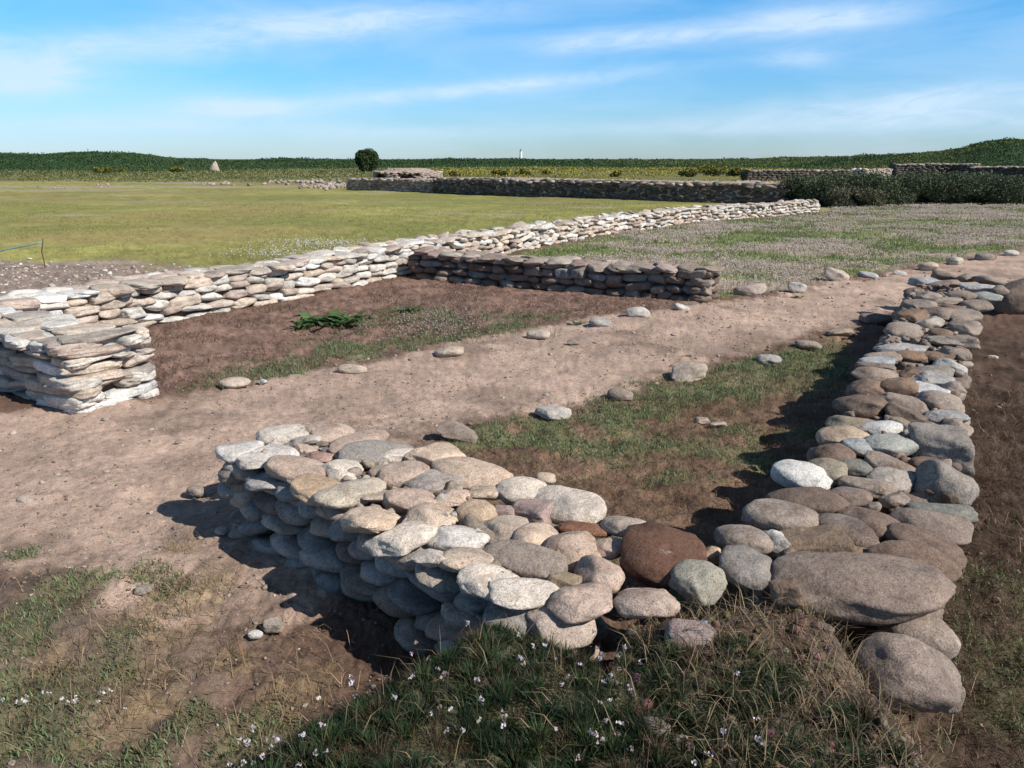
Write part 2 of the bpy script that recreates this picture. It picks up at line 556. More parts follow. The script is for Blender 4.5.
NEAR_TOP = [
    (241, 452, 48, 20, 8, 'ws', 'slab'), (268, 458, 57, 21, 12, 'ws', 'slab'), (288, 435, 58, 20, 10, 'w', 'round'), (304, 441, 34, 13, 0, 'w', 'slab'),
    (330, 434, 46, 20, -5, 'p', 'round'), (306, 451, 22, 15, 0, 'p', 'block'), (320, 457, 24, 12, -10, 'r', 'round'), (298, 471, 62, 25, -5, 'p', 'round'),
    (341, 471, 43, 21, 5, 'w', 'round'), (319, 490, 46, 23, -15, 't', 'slab'), (353, 494, 60, 27, 26, 'g', 'round'), (358, 443, 54, 19, 18, 'p', 'round'),
    (376, 455, 72, 25, 10, 'd', 'round', 'dark grey long cobble'), (395, 456, 42, 17, 10, 'w', 'round'), (438, 457, 48, 27, -20, 'c', 'slab'), (383, 472, 26, 15, 0, 'p', 'round'),
    (404, 475, 50, 26, 10, 'p', 'round'), (435, 482, 46, 23, 20, 'g2', 'slab'), (378, 497, 38, 16, 5, 'c2', 'slab'), (410, 501, 52, 26, 5, 'p', 'round'),
    (453, 497, 38, 19, 5, 'p', 'slab'), (433, 518, 50, 29, 10, 'c', 'round'), (472, 476, 72, 28, -15, 'c', 'round'), (487, 493, 36, 17, -8, 'c', 'slab'),
    (369, 521, 48, 27, -15, 'c', 'slab'), (403, 537, 46, 33, -25, 'w', 'slab'), (458, 538, 62, 27, 3, 'ws', 'round'), (477, 514, 40, 27, 0, 't', 'round', 'tan rounded cobble'),
    (433, 559, 40, 20, -5, 'w', 'block'), (473, 561, 64, 24, 0, 'c', 'slab'), (490, 584, 62, 31, -10, 'w', 'slab'), (525, 593, 68, 27, 8, 'w', 'slab'),
    (523, 492, 48, 29, -10, 'w', 'round'), (567, 508, 66, 32, -20, 'w', 'round'), (533, 513, 40, 23, -10, 'm', 'block'), (505, 513, 22, 12, 0, 'm', 'block'),
    (506, 530, 48, 27, 5, 'c2', 'round'), (536, 538, 46, 29, 0, 'c', 'round'), (525, 561, 72, 30, -28, 'g3', 'round'), (570, 550, 54, 38, 12, 'p', 'round'),
    (585, 529, 50, 13, -5, 'br', 'slab', 'thin red brown flat stone'), (628, 528, 52, 27, -10, 'c2', 'round'), (610, 549, 32, 21, 0, 'p', 'round'),
    (600, 574, 48, 38, 0, 'p', 'round'), (580, 601, 64, 36, 5, 'p', 'round'), (566, 579, 36, 17, 0, 't2', 'block'), (647, 602, 62, 32, -12, 'p', 'round'),
    (662, 557, 82, 55, 6, 'B', 'round', 'large dark reddish brown cobble'), (697, 583, 52, 36, 0, 'gn', 'block', 'grey green broken stone with a sharp edge'),
    (711, 556, 23, 20, 0, 't', 'block'), (545, 478, 20, 12, 0, 'c', 'slab'),
]
RIGHT_TOP = [
    (743, 539, 52, 30, 0, 'p2', 'round'), (746, 569, 56, 36, 0, 'g3', 'round'), (779, 544, 28, 26, 0, 'w', 'block'), (782, 519, 68, 32, -18, 'p2', 'round'),
    (818, 546, 70, 28, 3, 't3', 'block'), (806, 502, 78, 28, -5, 'b2', 'round'), (848, 531, 62, 26, -22, 'p3', 'round'), (866, 523, 58, 26, -28, 'b2', 'round'),
    (855, 553, 44, 13, 5, 'b3', 'slab', 'flat orange brown stone'), (914, 562, 92, 30, -15, 'b2', 'round'), (924, 546, 82, 28, -15, 'b2', 'round'), (928, 526, 90, 32, -10, 'p3', 'round'),
    (862, 588, 172, 54, -3, 'p3', 'round', 'long grey boulder, the largest stone of the wall'),
    (804, 478, 60, 28, 0, 'ws', 'round', 'white speckled cobble'), (824, 472, 44, 22, -15, 't2', 'slab'), (831, 458, 42, 30, 0, 'b2', 'round'), (842, 437, 48, 19, 3, 't', 'round'),
    (866, 449, 48, 14, -10, 'bl', 'round', 'pale bluish flat cobble'), (889, 446, 52, 22, 5, 'gn2', 'round'), (882, 428, 46, 16, 0, 'W', 'round', 'white oval cobble'), (903, 428, 32, 17, -8, 't2', 'slab'),
    (890, 465, 52, 19, 0, 'p2', 'slab'), (945, 485, 66, 48, -10, 'g3', 'round'), (941, 449, 62, 34, -5, 'g3', 'block'), (890, 479, 48, 17, -12, 'c2', 'slab'),
    (867, 487, 58, 20, -10, 'p2', 'slab'), (852, 467, 40, 17, -8, 'gn3', 'round'), (893, 500, 28, 17, 0, 'p2', 'block'), (850, 498, 42, 18, -12, 'p3', 'round'),
    (942, 513, 68, 20, -8, 'gn3', 'slab'), (846, 423, 36, 16, 0, 't2', 'round'), (862, 408, 48, 26, 0, 'b4', 'round'), (866, 390, 36, 21, 0, 'b2', 'block'),
    (898, 389, 38, 20, 0, 'b3', 'round'), (928, 391, 32, 14, 4, 'W', 'block', 'small white stone'), (905, 404, 45, 14, -3, 'p2', 'slab'), (906, 416, 46, 19, -5, 'b4', 'block'),
    (945, 417, 45, 15, 0, 'g2', 'round'), (942, 402, 42, 17, 0, 'p2', 'slab'), (932, 428, 28, 11, 0, 'b3', 'slab'), (953, 428, 24, 16, 0, 'p2', 'block'),
    (875, 375, 48, 15, -4, 'p2', 'round'), (875, 367, 38, 10, -3, 'p3', 'slab'), (878, 362, 34, 9, 0, 'bl', 'slab'), (932, 372, 33, 14, 6, 'g3', 'round'),
    (951, 367, 30, 14, 0, 'w', 'round'), (913, 374, 30, 11, -5, 'b3', 'slab'), (937, 381, 44, 12, -4, 'g2', 'slab'), (952, 390, 24, 15, 0, 'p2', 'block'),
    (901, 349, 48, 11, 0, 'g2', 'slab'), (884, 358, 36, 9, 0, 'p2', 'slab'), (912, 357, 30, 11, 4, 'b3', 'round'), (936, 357, 30, 10, 0, 'b3', 'slab'), (955, 354, 26, 12, 0, 'p2', 'slab'),
    (904, 332, 36, 15, -8, 'p2', 'round'), (912, 318, 29, 14, 0, 'b3', 'block'), (920, 306, 29, 12, 0, 'p2', 'round'),
    (928, 324, 27, 14, 0, 'c2', 'block'), (936, 315, 30, 13, -8, 'p3', 'slab'), (941, 335, 20, 11, 0, 'b3', 'round'), (945, 342, 36, 10, 0, 'g3', 'slab'), (962, 343, 26, 12, 0, 'p2', 'block'),
    (962, 316, 38, 11, 0, 'p2', 'slab'), (964, 329, 30, 14, 0, 'p2', 'block'), (928, 297, 27, 10, 0, 'p2', 'slab'), (923, 282, 26, 9, 0, 'bl', 'slab'), (943, 285, 28, 8, 0, 'p2', 'slab'), (945, 276, 26, 8, 0, 'p3', 'slab'),
    (968, 278, 26, 8, 0, 'p2', 'slab'), (982, 289, 44, 9, 0, 'bl', 'slab', 'flat bluish slab'), (985, 297, 28, 8, 0, 'gn2', 'slab'), (962, 296, 26, 9, 0, 'p2', 'slab'), (942, 302, 29, 9, 4, 'p2', 'slab'),
    (952, 310, 22, 9, 0, 'b3', 'slab'), (975, 306, 26, 10, 0, 'p2', 'slab'), (988, 281, 26, 9, 0, 'p2', 'slab'), (998, 291, 18, 10, 0, 'p2', 'block'),
]

def chinks(line, w, side, s0, s1, z, n, keys):
    """small packing stones wedged in the joints on top of a wall"""
    out = []
    for i in range(n):
        p, d = line(random.uniform(s0, s1)); nn = Vector((-d.y, d.x)) * side
        q = p + nn * random.uniform(.05, w - .05); k = random.uniform(.03, .075)
        out.append(stone((q.x, q.y, z + random.gauss(0, .012)), random.uniform(0, 6.28), (k, k * random.uniform(.6, .9), k * random.uniform(.45, .8)), jit(PAL[random.choice(keys)], .2),
                         ('block', 'slab', 'round'), (random.gauss(0, .3), random.gauss(0, .3)), .01))
    return out


nl = Line([(-1.345, 3.36), (-.71, 2.81), (.01, 2.07), (.46, 1.90), (.75, 1.88)])
near = px_stones(NEAR_TOP, .375)
for q_ in near: q_['col'] = tuple(c * k for c, k in zip(q_['col'], (1.16, 1.08, 1.02)))
near += courses(nl, .54, .35, 1, (.17, .27), (.15, .22), (.07, .10), [PAL[k] for k in ('g2', 'g3', 'd', 'p2', 'p', 'c2', 'g2')],
                'round', 'fb', end0=True, rows=3, topT=(.07, .09), topL=(.15, .24), visb=.05, s1=1.98, tiltv=.12, batter=.05, flat=True)
near += chinks(nl, .52, 1, .05, 1.95, .365, 170, ('p2', 'c2', 'p', 'b2', 't2'))
wall_thing('dry_stone_wall', near, 'low dry wall of rounded pale cobbles in front, its shaded side above the footpath', 'stone wall',
           corepars=[(nl, .54, .365, 1, .14, 1.9, .15)], flat=True)

rl = Line([(.73, 2.35), (1.235, 3.145), (2.065, 4.645), (3.135, 6.535), (4.265, 8.485)])
RIGHT_LOW = [(916, 632, 72, 40, -5, 'p2', 'round'), (906, 670, 114, 66, -14, 'p3', 'round', 'big smooth grey brown boulder')]
right = px_stones(RIGHT_TOP, .385) + px_stones(RIGHT_LOW, .29) + px_stones([(786, 594, 28, 34, 0, 'b3', 'block', 'small brown wedge stone')], .43)
right += courses(rl, .58, .365, -1, (.16, .27), (.16, .24), (.07, .105), [PAL[k] for k in ('p2', 'p3', 'b2', 'g3', 'p2', 'b4')],
                 'round', 'fb', end1=True, rows=3, topT=(.08, .10), topL=(.15, .25), visb=.4, tiltv=.1, flat=True)
right += chinks(rl, .60, -1, .0, rl.len - .1, .375, 420, ('p2', 'p3', 'b2', 'b4', 'g3'))
wall_thing('dry_stone_wall', right, 'brown grey cobble wall running away up the right side, ending at the path', 'stone wall',
           corepars=[(rl, .62, .375, -1, .0, rl.len - .2, .15)], flat=True)

# ------------------------------------------------------------------ the walls of the farther cell
CREAM = [tuple(min(.6, v * 1.16) for v in PAL[k]) for k in ('w', 'c', 'c', 'w', 'p', 'c2', 'w', 'c', 'ws')]
bl = Line([(-2.91, 5.03), (-3.72, 5.58), (-4.75, 6.28), (-6.2, 7.25)])
bst = courses(bl, .60, .47, -1, (.22, .46), (.18, .28), (.055, .085), CREAM, ('flag', 'flag', 'flag', 'block'), 'fb', end0=True, rows=2,
              topL=(.22, .42), topT=(.06, .085), visb=.3, tiltv=.03, s1=2.6)
wall_thing('dry_stone_wall', bst, 'short thick wall end of flat slabs at the left edge beside the path', 'stone wall',
           corepars=[(bl, .60, .47, -1, .12, 2.6, .12)])

ll = Line([(-4.78, 6.2), (-3.84, 7.78), (-3.47, 8.5), (-2.64, 9.9), (-1.48, 11.9), (.1, 14.9), (1.96, 18.1), (5.1, 22.2), (9.98, 26.5)])
CUT = 7.2
lst = courses(ll, .6, .45, 1, (.22, .40), (.18, .28), (.07, .115), CREAM, ('round', 'block', 'slab', 'flag', 'flag'), 'fb', rows=2, topL=(.24, .42), topT=(.07, .10), visb=.05, s1=CUT, tiltv=.06)
lst += courses(ll, .65, lambda s: .45 - .07 * min(1, max(0, (s - 7) / 6)) + (.12 if s > 25.5 else 0), 1, (.2, .36), (.2, .3), (.07, .105), CREAM + [PAL['p2']], 'block', 'f', rows=3, topL=(.2, .36), topT=(.06, .095), s0=CUT, tiltv=.14, end1=True)
wall_thing('dry_stone_wall', lst, 'long pale wall of cream stones between the green field and the bare cell', 'stone wall',
           corepars=[(ll, .6, .37, 1, 0, ll.len - .3, .12)])

cl = Line([(-1.52, 11.53), (.62, 10.42), (2.30, 9.47)])
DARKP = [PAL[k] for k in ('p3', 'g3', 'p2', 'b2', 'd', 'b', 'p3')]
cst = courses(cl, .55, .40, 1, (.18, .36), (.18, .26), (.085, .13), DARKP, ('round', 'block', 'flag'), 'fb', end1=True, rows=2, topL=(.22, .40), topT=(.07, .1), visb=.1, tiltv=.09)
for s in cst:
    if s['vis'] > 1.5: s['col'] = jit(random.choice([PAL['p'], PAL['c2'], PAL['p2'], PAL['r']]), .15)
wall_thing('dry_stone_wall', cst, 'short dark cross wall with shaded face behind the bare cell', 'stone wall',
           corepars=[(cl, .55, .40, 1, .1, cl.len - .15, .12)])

# ------------------------------------------------------------------ far walls (each one thing, stones in one mesh with an earth top)
FARP = [tuple(c * .45 for c in PAL[k]) for k in ('p3', 'g3', 'p2', 'd', 'b')]  # dark lichened stone, darkened further in colour to stand in for shaded faces


def far_wall(line_pts, w, H, side, label, Lr=(.3, .6), Tr=(.13, .2), rows=3, pal=FARP, toppal=None, endf=(False, False), faces='f', topw=None):
    ln = Line(line_pts)
    st = courses(ln, w, H, side, Lr, (.25, .4), Tr, pal, 'block', faces, end0=endf[0], end1=endf[1], top=True, rows=rows, topL=Lr, topT=(Tr[0] * .8, Tr[1] * .8), tiltv=.12)
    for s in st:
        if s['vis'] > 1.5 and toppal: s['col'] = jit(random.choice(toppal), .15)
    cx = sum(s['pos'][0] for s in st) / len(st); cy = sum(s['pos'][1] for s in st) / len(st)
    root = empty('dry_stone_wall', (cx, cy, 0)); tag(root, label, 'stone wall')
    ob = link('masonry', merge_stones(st, origin=(cx, cy, 0), name='masonry'), root)
    core(ln, w, H, side, .1, ln.len - .1, .12, root, (cx, cy, 0), drop=(-.01 if w > 1.5 else .06), mat=M_EARTHTOP if w > 1.5 else None)
    return root


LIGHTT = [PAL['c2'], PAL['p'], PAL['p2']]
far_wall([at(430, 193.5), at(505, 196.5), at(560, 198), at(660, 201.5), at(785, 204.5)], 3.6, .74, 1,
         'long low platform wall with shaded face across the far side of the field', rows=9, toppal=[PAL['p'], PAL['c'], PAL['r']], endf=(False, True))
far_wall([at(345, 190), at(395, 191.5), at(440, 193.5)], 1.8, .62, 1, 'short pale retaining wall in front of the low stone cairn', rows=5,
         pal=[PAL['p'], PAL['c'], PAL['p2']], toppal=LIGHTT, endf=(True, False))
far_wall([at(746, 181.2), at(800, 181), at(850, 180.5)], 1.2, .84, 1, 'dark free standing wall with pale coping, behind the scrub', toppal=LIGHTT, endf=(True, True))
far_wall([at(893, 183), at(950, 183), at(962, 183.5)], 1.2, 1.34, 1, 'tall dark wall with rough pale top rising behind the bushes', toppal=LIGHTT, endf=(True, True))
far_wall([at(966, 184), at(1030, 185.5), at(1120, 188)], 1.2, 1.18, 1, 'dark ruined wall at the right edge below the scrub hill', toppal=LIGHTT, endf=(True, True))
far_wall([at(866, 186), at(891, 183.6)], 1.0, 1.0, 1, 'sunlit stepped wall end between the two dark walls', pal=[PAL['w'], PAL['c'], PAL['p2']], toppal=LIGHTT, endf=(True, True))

# low cairn; a dark core shows through gaps, standing in for shaded openings
def cairn():
    X, Y = at(403, 183.5)
    Y += 3
    rg = random.Random(5); st = []
    root = empty('stone_cairn', (X, Y, 0)); tag(root, 'low broad stone cairn with two dark openings, beside the round tree', 'cairn')
    a, b, H = 2.4, 1.9, .98
    for i in range(150):
        ang = rg.uniform(0, 2 * math.pi); q = math.sqrt(rg.random())
        x, y = a * q * math.cos(ang), b * q * math.sin(ang)
        z = H * (1 - max(0, (q - .55) / .45) ** 2 * .75) - .05
        st.append(stone((x, y, z), rg.uniform(0, 6.28), (rg.uniform(.2, .4), rg.uniform(.2, .3), rg.uniform(.08, .14)), jit(PAL[rg.choice(['p', 'c', 'r', 'p'])], .15), 'block', (rg.gauss(0, .15), rg.gauss(0, .15))))
    for i in range(700):
        ang = rg.uniform(0, 2 * math.pi); z = rg.uniform(0, .76)
        x, y = a * math.cos(ang), b * math.sin(ang)
        if y < 0 and z < .66 and (-2.2 < x < -1.3 or -.5 < x < .8): continue
        st.append(stone((x, y, z), ang + math.pi / 2, (rg.uniform(.25, .45), .3, rg.uniform(.12, .18)), jit(PAL[rg.choice(['p', 'c', 'p2'])], .15), 'block', (0, 0)))
    ob = link('masonry', merge_stones(st, name='masonry'), root)
    bm = bmesh.new()
    bmesh.ops.create_cone(bm, cap_ends=True, segments=32, radius1=1, radius2=.8, depth=1.0, matrix=Matrix.Translation((0, 0, .5)))
    for v in bm.verts: v.co.x *= a * .93; v.co.y *= b * .86; v.co.z *= H * .72
    me = bpy.data.meshes.new('earth_core'); bm.to_mesh(me); bm.free(); me.materials.append(M_CORE); link('earth_core', me, root)
    bm = bmesh.new()
    bmesh.ops.create_cone(bm, cap_ends=True, segments=40, radius1=1, radius2=.55, depth=.30, matrix=Matrix.Translation((0, 0, .86)))
    for v in bm.verts: v.co.x *= a * .99; v.co.y *= b * .99
    me = bpy.data.meshes.new('earth_cap'); bm.to_mesh(me); bm.free(); me.materials.append(M_EARTHTOP); link('earth_cap', me, root)
cairn()

# ------------------------------------------------------------------ loose stones, each a thing
LOOSE = [
    # px, py, w, h, colour, style, label, name
    (234, 381, 29, 12, 'c', 'round', 'cream rounded boulder at the path edge nearest the slab wall end'),
    (262, 378, 9, 6, 'W', 'block', 'tiny bright white stone in weeds beside the cream boulder'),
    (352, 365, 28, 12, 'c', 'round', 'smooth beige boulder below the leafy dock plant'),
    (449, 348, 29, 13, 'c', 'round', 'domed pale boulder below the dry thrift patch'),
    (538, 331, 23, 10, 'c', 'round', 'small oval cream boulder at the end of the weedy strip'),
    (601, 322, 23, 10, 'g2', 'round', 'grey flat boulder beside a bright green grass tuft'),
    (638, 312, 24, 13, 'w', 'round', 'pale rounded boulder in front of the dark cross wall'),
    (682, 307, 17, 6, 'w', 'slab', 'thin pale slab at the foot of the cross wall end'),
    (573, 340, 12, 6, 'p2', 'block', 'little brown stone lying loose on the upper path'),
    (750, 289, 30, 13, 'p', 'block', 'long light boulder just right of the cross wall end'),
    (797, 286, 18, 13, 'w', 'block', 'upright white boulder at the flowery path edge'),
    (836, 275, 23, 15, 'c', 'block', 'tilted pointed pale boulder on the far path edge'),
    (868, 273, 18, 6, 'bl', 'slab', 'flat whitish slab tipped in green grass'),
    (900, 271, 13, 5, 'w', 'round', 'low white stone between the flat slab and wall end'),
    (929, 265, 18, 9, 'c', 'round', 'round cream boulder above the far end of the right wall'),
    (955, 260, 14, 9, 'g', 'round', 'greenish grey boulder on the far path edge'),
    (985, 256, 17, 8, 'g3', 'round', 'dark grey boulder on the far path edge'),
    (1012, 252, 13, 6, 'w', 'round', 'pale oval boulder at the right end of the path edge'),
    (457, 432, 40, 19, 'p2', 'block', 'angular pinkish rock behind the near cobble wall'),
    (553, 411, 37, 15, 'w', 'block', 'whitish jagged rock where the path meets the grass'),
    (620, 393, 25, 15, 'p2', 'round', 'dull brown rounded stone at the middle of the path border'),
    (689, 371, 35, 20, 'c', 'block', 'pale boulder with a flat face beside the grass of the inner court'),
    (770, 357, 22, 11, 'g2', 'round', 'grey stone half hidden in grass near the shadow'),
    (808, 344, 25, 10, 'p2', 'round', 'brown oval stone just left of the wall shadow'),
    (839, 333, 25, 9, 'p2', 'slab', 'flat brown stone at the tip of the wall shadow'),
    (876, 319, 26, 12, 'p3', 'round', 'dark stone lying in the shadow of the right wall'),
    (702, 416, 16, 7, 'p', 'slab', 'small flat pale stone on the brown inner court'),
    (718, 420, 16, 6, 'c2', 'slab', 'thin flat stone beside another on the brown inner court'),
    (255, 629, 13, 8, 'ws', 'round', 'small white oval pebble on bare dirt'),
    (273, 621, 17, 11, 'c2', 'block', 'small angular pale pebble on bare dirt'),
    (143, 586, 14, 7, 'c2', 'slab', 'small flat pebble among grass at lower left'),
    (196, 489, 17, 11, 'p2', 'round', 'brown pebble in shade at the tip of the cobble wall'),
    (222, 529, 13, 8, 'g2', 'round', 'bluish grey pebble in the shade below the cobble wall'),
    (27, 500, 16, 7, 'p', 'slab', 'pale flat stone bedded in the path at the left'),
    (1020, 302, 48, 38, 'b', 'block', 'large leaning brown boulder behind the right wall at the edge'),
    (993, 355, 9, 6, 'w', 'block', 'small white stone on dark soil right of the wall'),
]
for x, y, w, h, ck, st, lab in LOOSE:
    zc = .02
    X, Y = at(x, y + h * .15, .03)
    dist = math.sqrt(X * X + Y * Y + EYE * EYE); k = dist / FPX
    L = w * k * 1.05; T = max(h * k * .95, .02); D = min(L * .8, T * 1.9)
    g = gz(X, Y)
    s = stone((X, Y, g + T * .30), random.uniform(-.3, .3), (L, D, T), jit(PAL[ck], .06), st, (random.gauss(0, .1), random.gauss(0, .12)))
    o = stone_obj('boulder' if w > 21 else ('rock' if w > 15 else 'pebble'), s, None)
    tag(o, lab, 'stone', 'loose stones along the path')
for (x, y, w, h, zc, ck, st, lab) in [
    (737, 603, 58, 30, .33, 'b', 'round', 'earth covered brown stone in the bank below the long boulder'),
    (690, 650, 44, 18, .33, 'm', 'slab', 'pinkish stone half sunk in the grassy bank'),
    (655, 742, 24, 13, .32, 'p3', 'block', 'small dull bluish stone half hidden in grass on the bank'),
    (823, 642, 16, 9, .33, 'b', 'block', 'little clod like stone on the straw covered bank'),
    (952, 700, 16, 24, .17, 'p2', 'block', 'pale stone wedged beneath the big smooth boulder'),
]:
    X, Y = at(x, y, zc); k = math.hypot(X, Y, EYE - zc) / FPX
    s = stone((X, Y, gz(X, Y) + .015 if st != 'block' or zc > .2 else zc), math.atan2(-X, Y), (w * k * 1.1, w * k * .8, h * k * 1.3), jit(PAL[ck], .05), st, (random.gauss(0, .1), random.gauss(0, .1)))
    tag(stone_obj('rock', s, None), lab, 'stone', 'stones on the grassy bank')

# standing stone far off
X, Y = at(215, 172.3)
P_, F_ = stone_shape(777, 4, 'block')
P_[:, 0] *= 1 - .75 * (P_[:, 2] + .5) ** 1.6; P_[:, 1] *= 1 - .4 * (P_[:, 2] + .5)
s = stone((X, Y, gz(X, Y) + .55), 0.2, (1.5, .7, 1.9), PAL['c'], 'round', (0, .05))
LIB_HI.append(mesh_np('standing_stone', P_, F_, M_STONE, smooth=True)); s['shape'] = len(LIB_HI) - 1
tag(stone_obj('standing_stone', s, None), 'lone pale standing stone below the dark bracken ridge', 'standing stone')

# ------------------------------------------------------------------ ground sheet
UP = [(-9, 2.6), (-6, 3.9), (-3.6, 4.88), (-2.58, 5.45), (-1.71, 6.23), (-.12, 7.87), (1.45, 8.98), (3.77, 10.42), (6, 12.38), (9.66, 15.21), (16, 19.5), (30, 27)]
LOWP = [(30, 24), (16, 17.2), (9.6, 13.0), (6.5, 10.9), (4.9, 9.4), (4.0, 8.55), (2.66, 7.2), (1.45, 6.29), (.33, 5.21), (-.40, 4.72), (-.75, 4.1), (-1.1, 3.7), (-1.0, 3.2), (-.75, 2.75),
        (-1.3, 2.62), (-2.0, 3.0), (-3.2, 3.2), (-6, 2.2), (-9, .8)]
PATH = UP + LOWP
CELL = [(-4.0, 7.0), (-3.8, 7.9), (-2.64, 9.9), (-1.5, 11.8), (2.3, 9.6), (1.45, 8.98), (-.12, 7.87), (-1.71, 6.23), (-2.58, 5.45)]
COURT = [(-.40, 4.72), (.33, 5.21), (1.45, 6.29), (2.66, 7.2), (3.6, 8.1), (2.2, 5.0), (1.3, 3.4), (.75, 2.45), (.3, 2.9), (-.2, 3.4), (-.7, 3.7)]
FIELD_EDGE = [(-16, 10.6), (-9, 12.3), (-5.6, 13.0), (-3.2, 11.8), (-2.0, 12.4)]
MIDZ = [(-1.2, 12.1), (.2, 14.9), (2.1, 18.1), (5.3, 22.2), (10.1, 26.5), (12, 31), (60, 34), (40, 31), (16, 19.8), (9.66, 15.4), (6, 12.5), (3.77, 10.55), (2.4, 9.7)]
GRASSP = [(60, 600, .20), (25, 628, .16), (100, 583, .12), (120, 668, .13), (128, 640, .10), (45, 715, .20), (15, 745, .2), (90, 700, .10), (190, 720, .09), (145, 575, .09), (165, 590, .08), (20, 560, .06), (255, 735, .14), (60, 745, .12), (130, 765, .1), (2, 690, .08)]
GRASSW = [(*at(x, y), r) for x, y, r in GRASSP]
STRAWP = [(165, 610, .22), (205, 590, .16), (170, 640, .14), (150, 690, .16), (110, 720, .14), (60, 660, .12), (300, 690, .16), (230, 660, .12), (180, 550, .1)]
STRAWW = [(*at(x, y), r) for x, y, r in STRAWP]
FE_ = [at(-300, 254), at(-100, 256), at(0, 257.5), at(60, 260), at(120, 264), at(180, 266), at(232, 268)]
FEX = [p[0] for p in FE_] + [-2.3, -1.4, 30]
FEY = [p[1] for p in FE_] + [10.6, 10.5, 10.5]
BAREP = [(*at(74, 216), 1.4, .55), (*at(445, 214), 1.0, .5), (*at(100, 187), 9, 2.2), (*at(250, 183), 9, 2.2), (*at(500, 215), .7, .35), (*at(590, 207), 1.2, .5), (*at(105, 262), .9, .3)]


def lawn(x, y):
    """0..1 amount of green turf in the near area"""
    n = fbm(x, y, 3.2, 5, 21)
    g = np.zeros_like(x)
    for gx, gy, r in GRASSW:
        d = np.hypot(x - gx, (y - gy) * .8)
        g = np.maximum(g, sm(1.25, .45, d / r + (n - .5) * 1.8))
    # inner court: green towards the path, brown by the wall
    dc = inpoly(x, y, COURT)
    side = (x - .25) * .78 - (y - 4.4) * .62          # grows towards the shaded corner
    cg = sm(-.1, .2, dc + (n - .5) * .5) * sm(.45, -.05, side + (n - .5) * 1.9) * sm(.30, .48, fbm(x, y, 5, 3, 64))
    cg = np.maximum(cg, .8 * sm(0, .15, dc) * sm(.58, .7, fbm(x, y, 2.2, 4, 61)))
    far = sm(0, .1, dc) * sm(1.2, 0.2, np.hypot(x - 2.3, y - 6.45) + (n - .5) * .8)
    g = np.maximum(g, np.maximum(cg * .95, far))
    # weedy strip along the path in the cell
    t = inpoly(x, y, CELL)
    up = UP[3:7]
    dl = np.full(x.shape, 9.0)
    for (ax, ay), (bx, by) in zip(up, up[1:]):
        ex, ey = bx - ax, by - ay
        q = np.clip(((x - ax) * ex + (y - ay) * ey) / (ex * ex + ey * ey), 0, 1)
        dl = np.minimum(dl, np.hypot(x - ax - q * ex, y - ay - q * ey))
    alongw = sm(-2.6, -1.9, x) * sm(1.0, -.1, x)
    wid = .30 + 1.45 * np.exp(-((x + 1.1) / .95) ** 2)
    g = np.maximum(g, sm(-.02, .06, t) * sm(1.1, .6, dl / wid + (n - .5) * 1.8) * alongw * sm(.36, .5, fbm(x, y, 3.6, 3, 25)))
    # right of the right wall, low right corner
    g = np.maximum(g, sm(1.25, 1.5, x - (y - 2.0) * .35 + (n - .5) * .5) * sm(3.4, 2.2, y + (n - .5)) * sm(.2, .5, y) * .9 * sm(.3, .6, fbm(x, y, 3, 3, 9) + .12))
    # bank
    xl = -.67 + (y - 1.9) * .9
    yt = np.maximum(2.0, 2.0 - (x - .25) * .95) + .02
    bank = sm(0, .22, x - xl + (n - .5) * .4) * sm(0, .1, yt - y) * sm(.85, .42, x + (n - .5) * .7 + (y - 1.6) * .5)
    g = np.maximum(g, bank * sm(-.02, .05, yt - y))
    return np.clip(g, 0, 1)


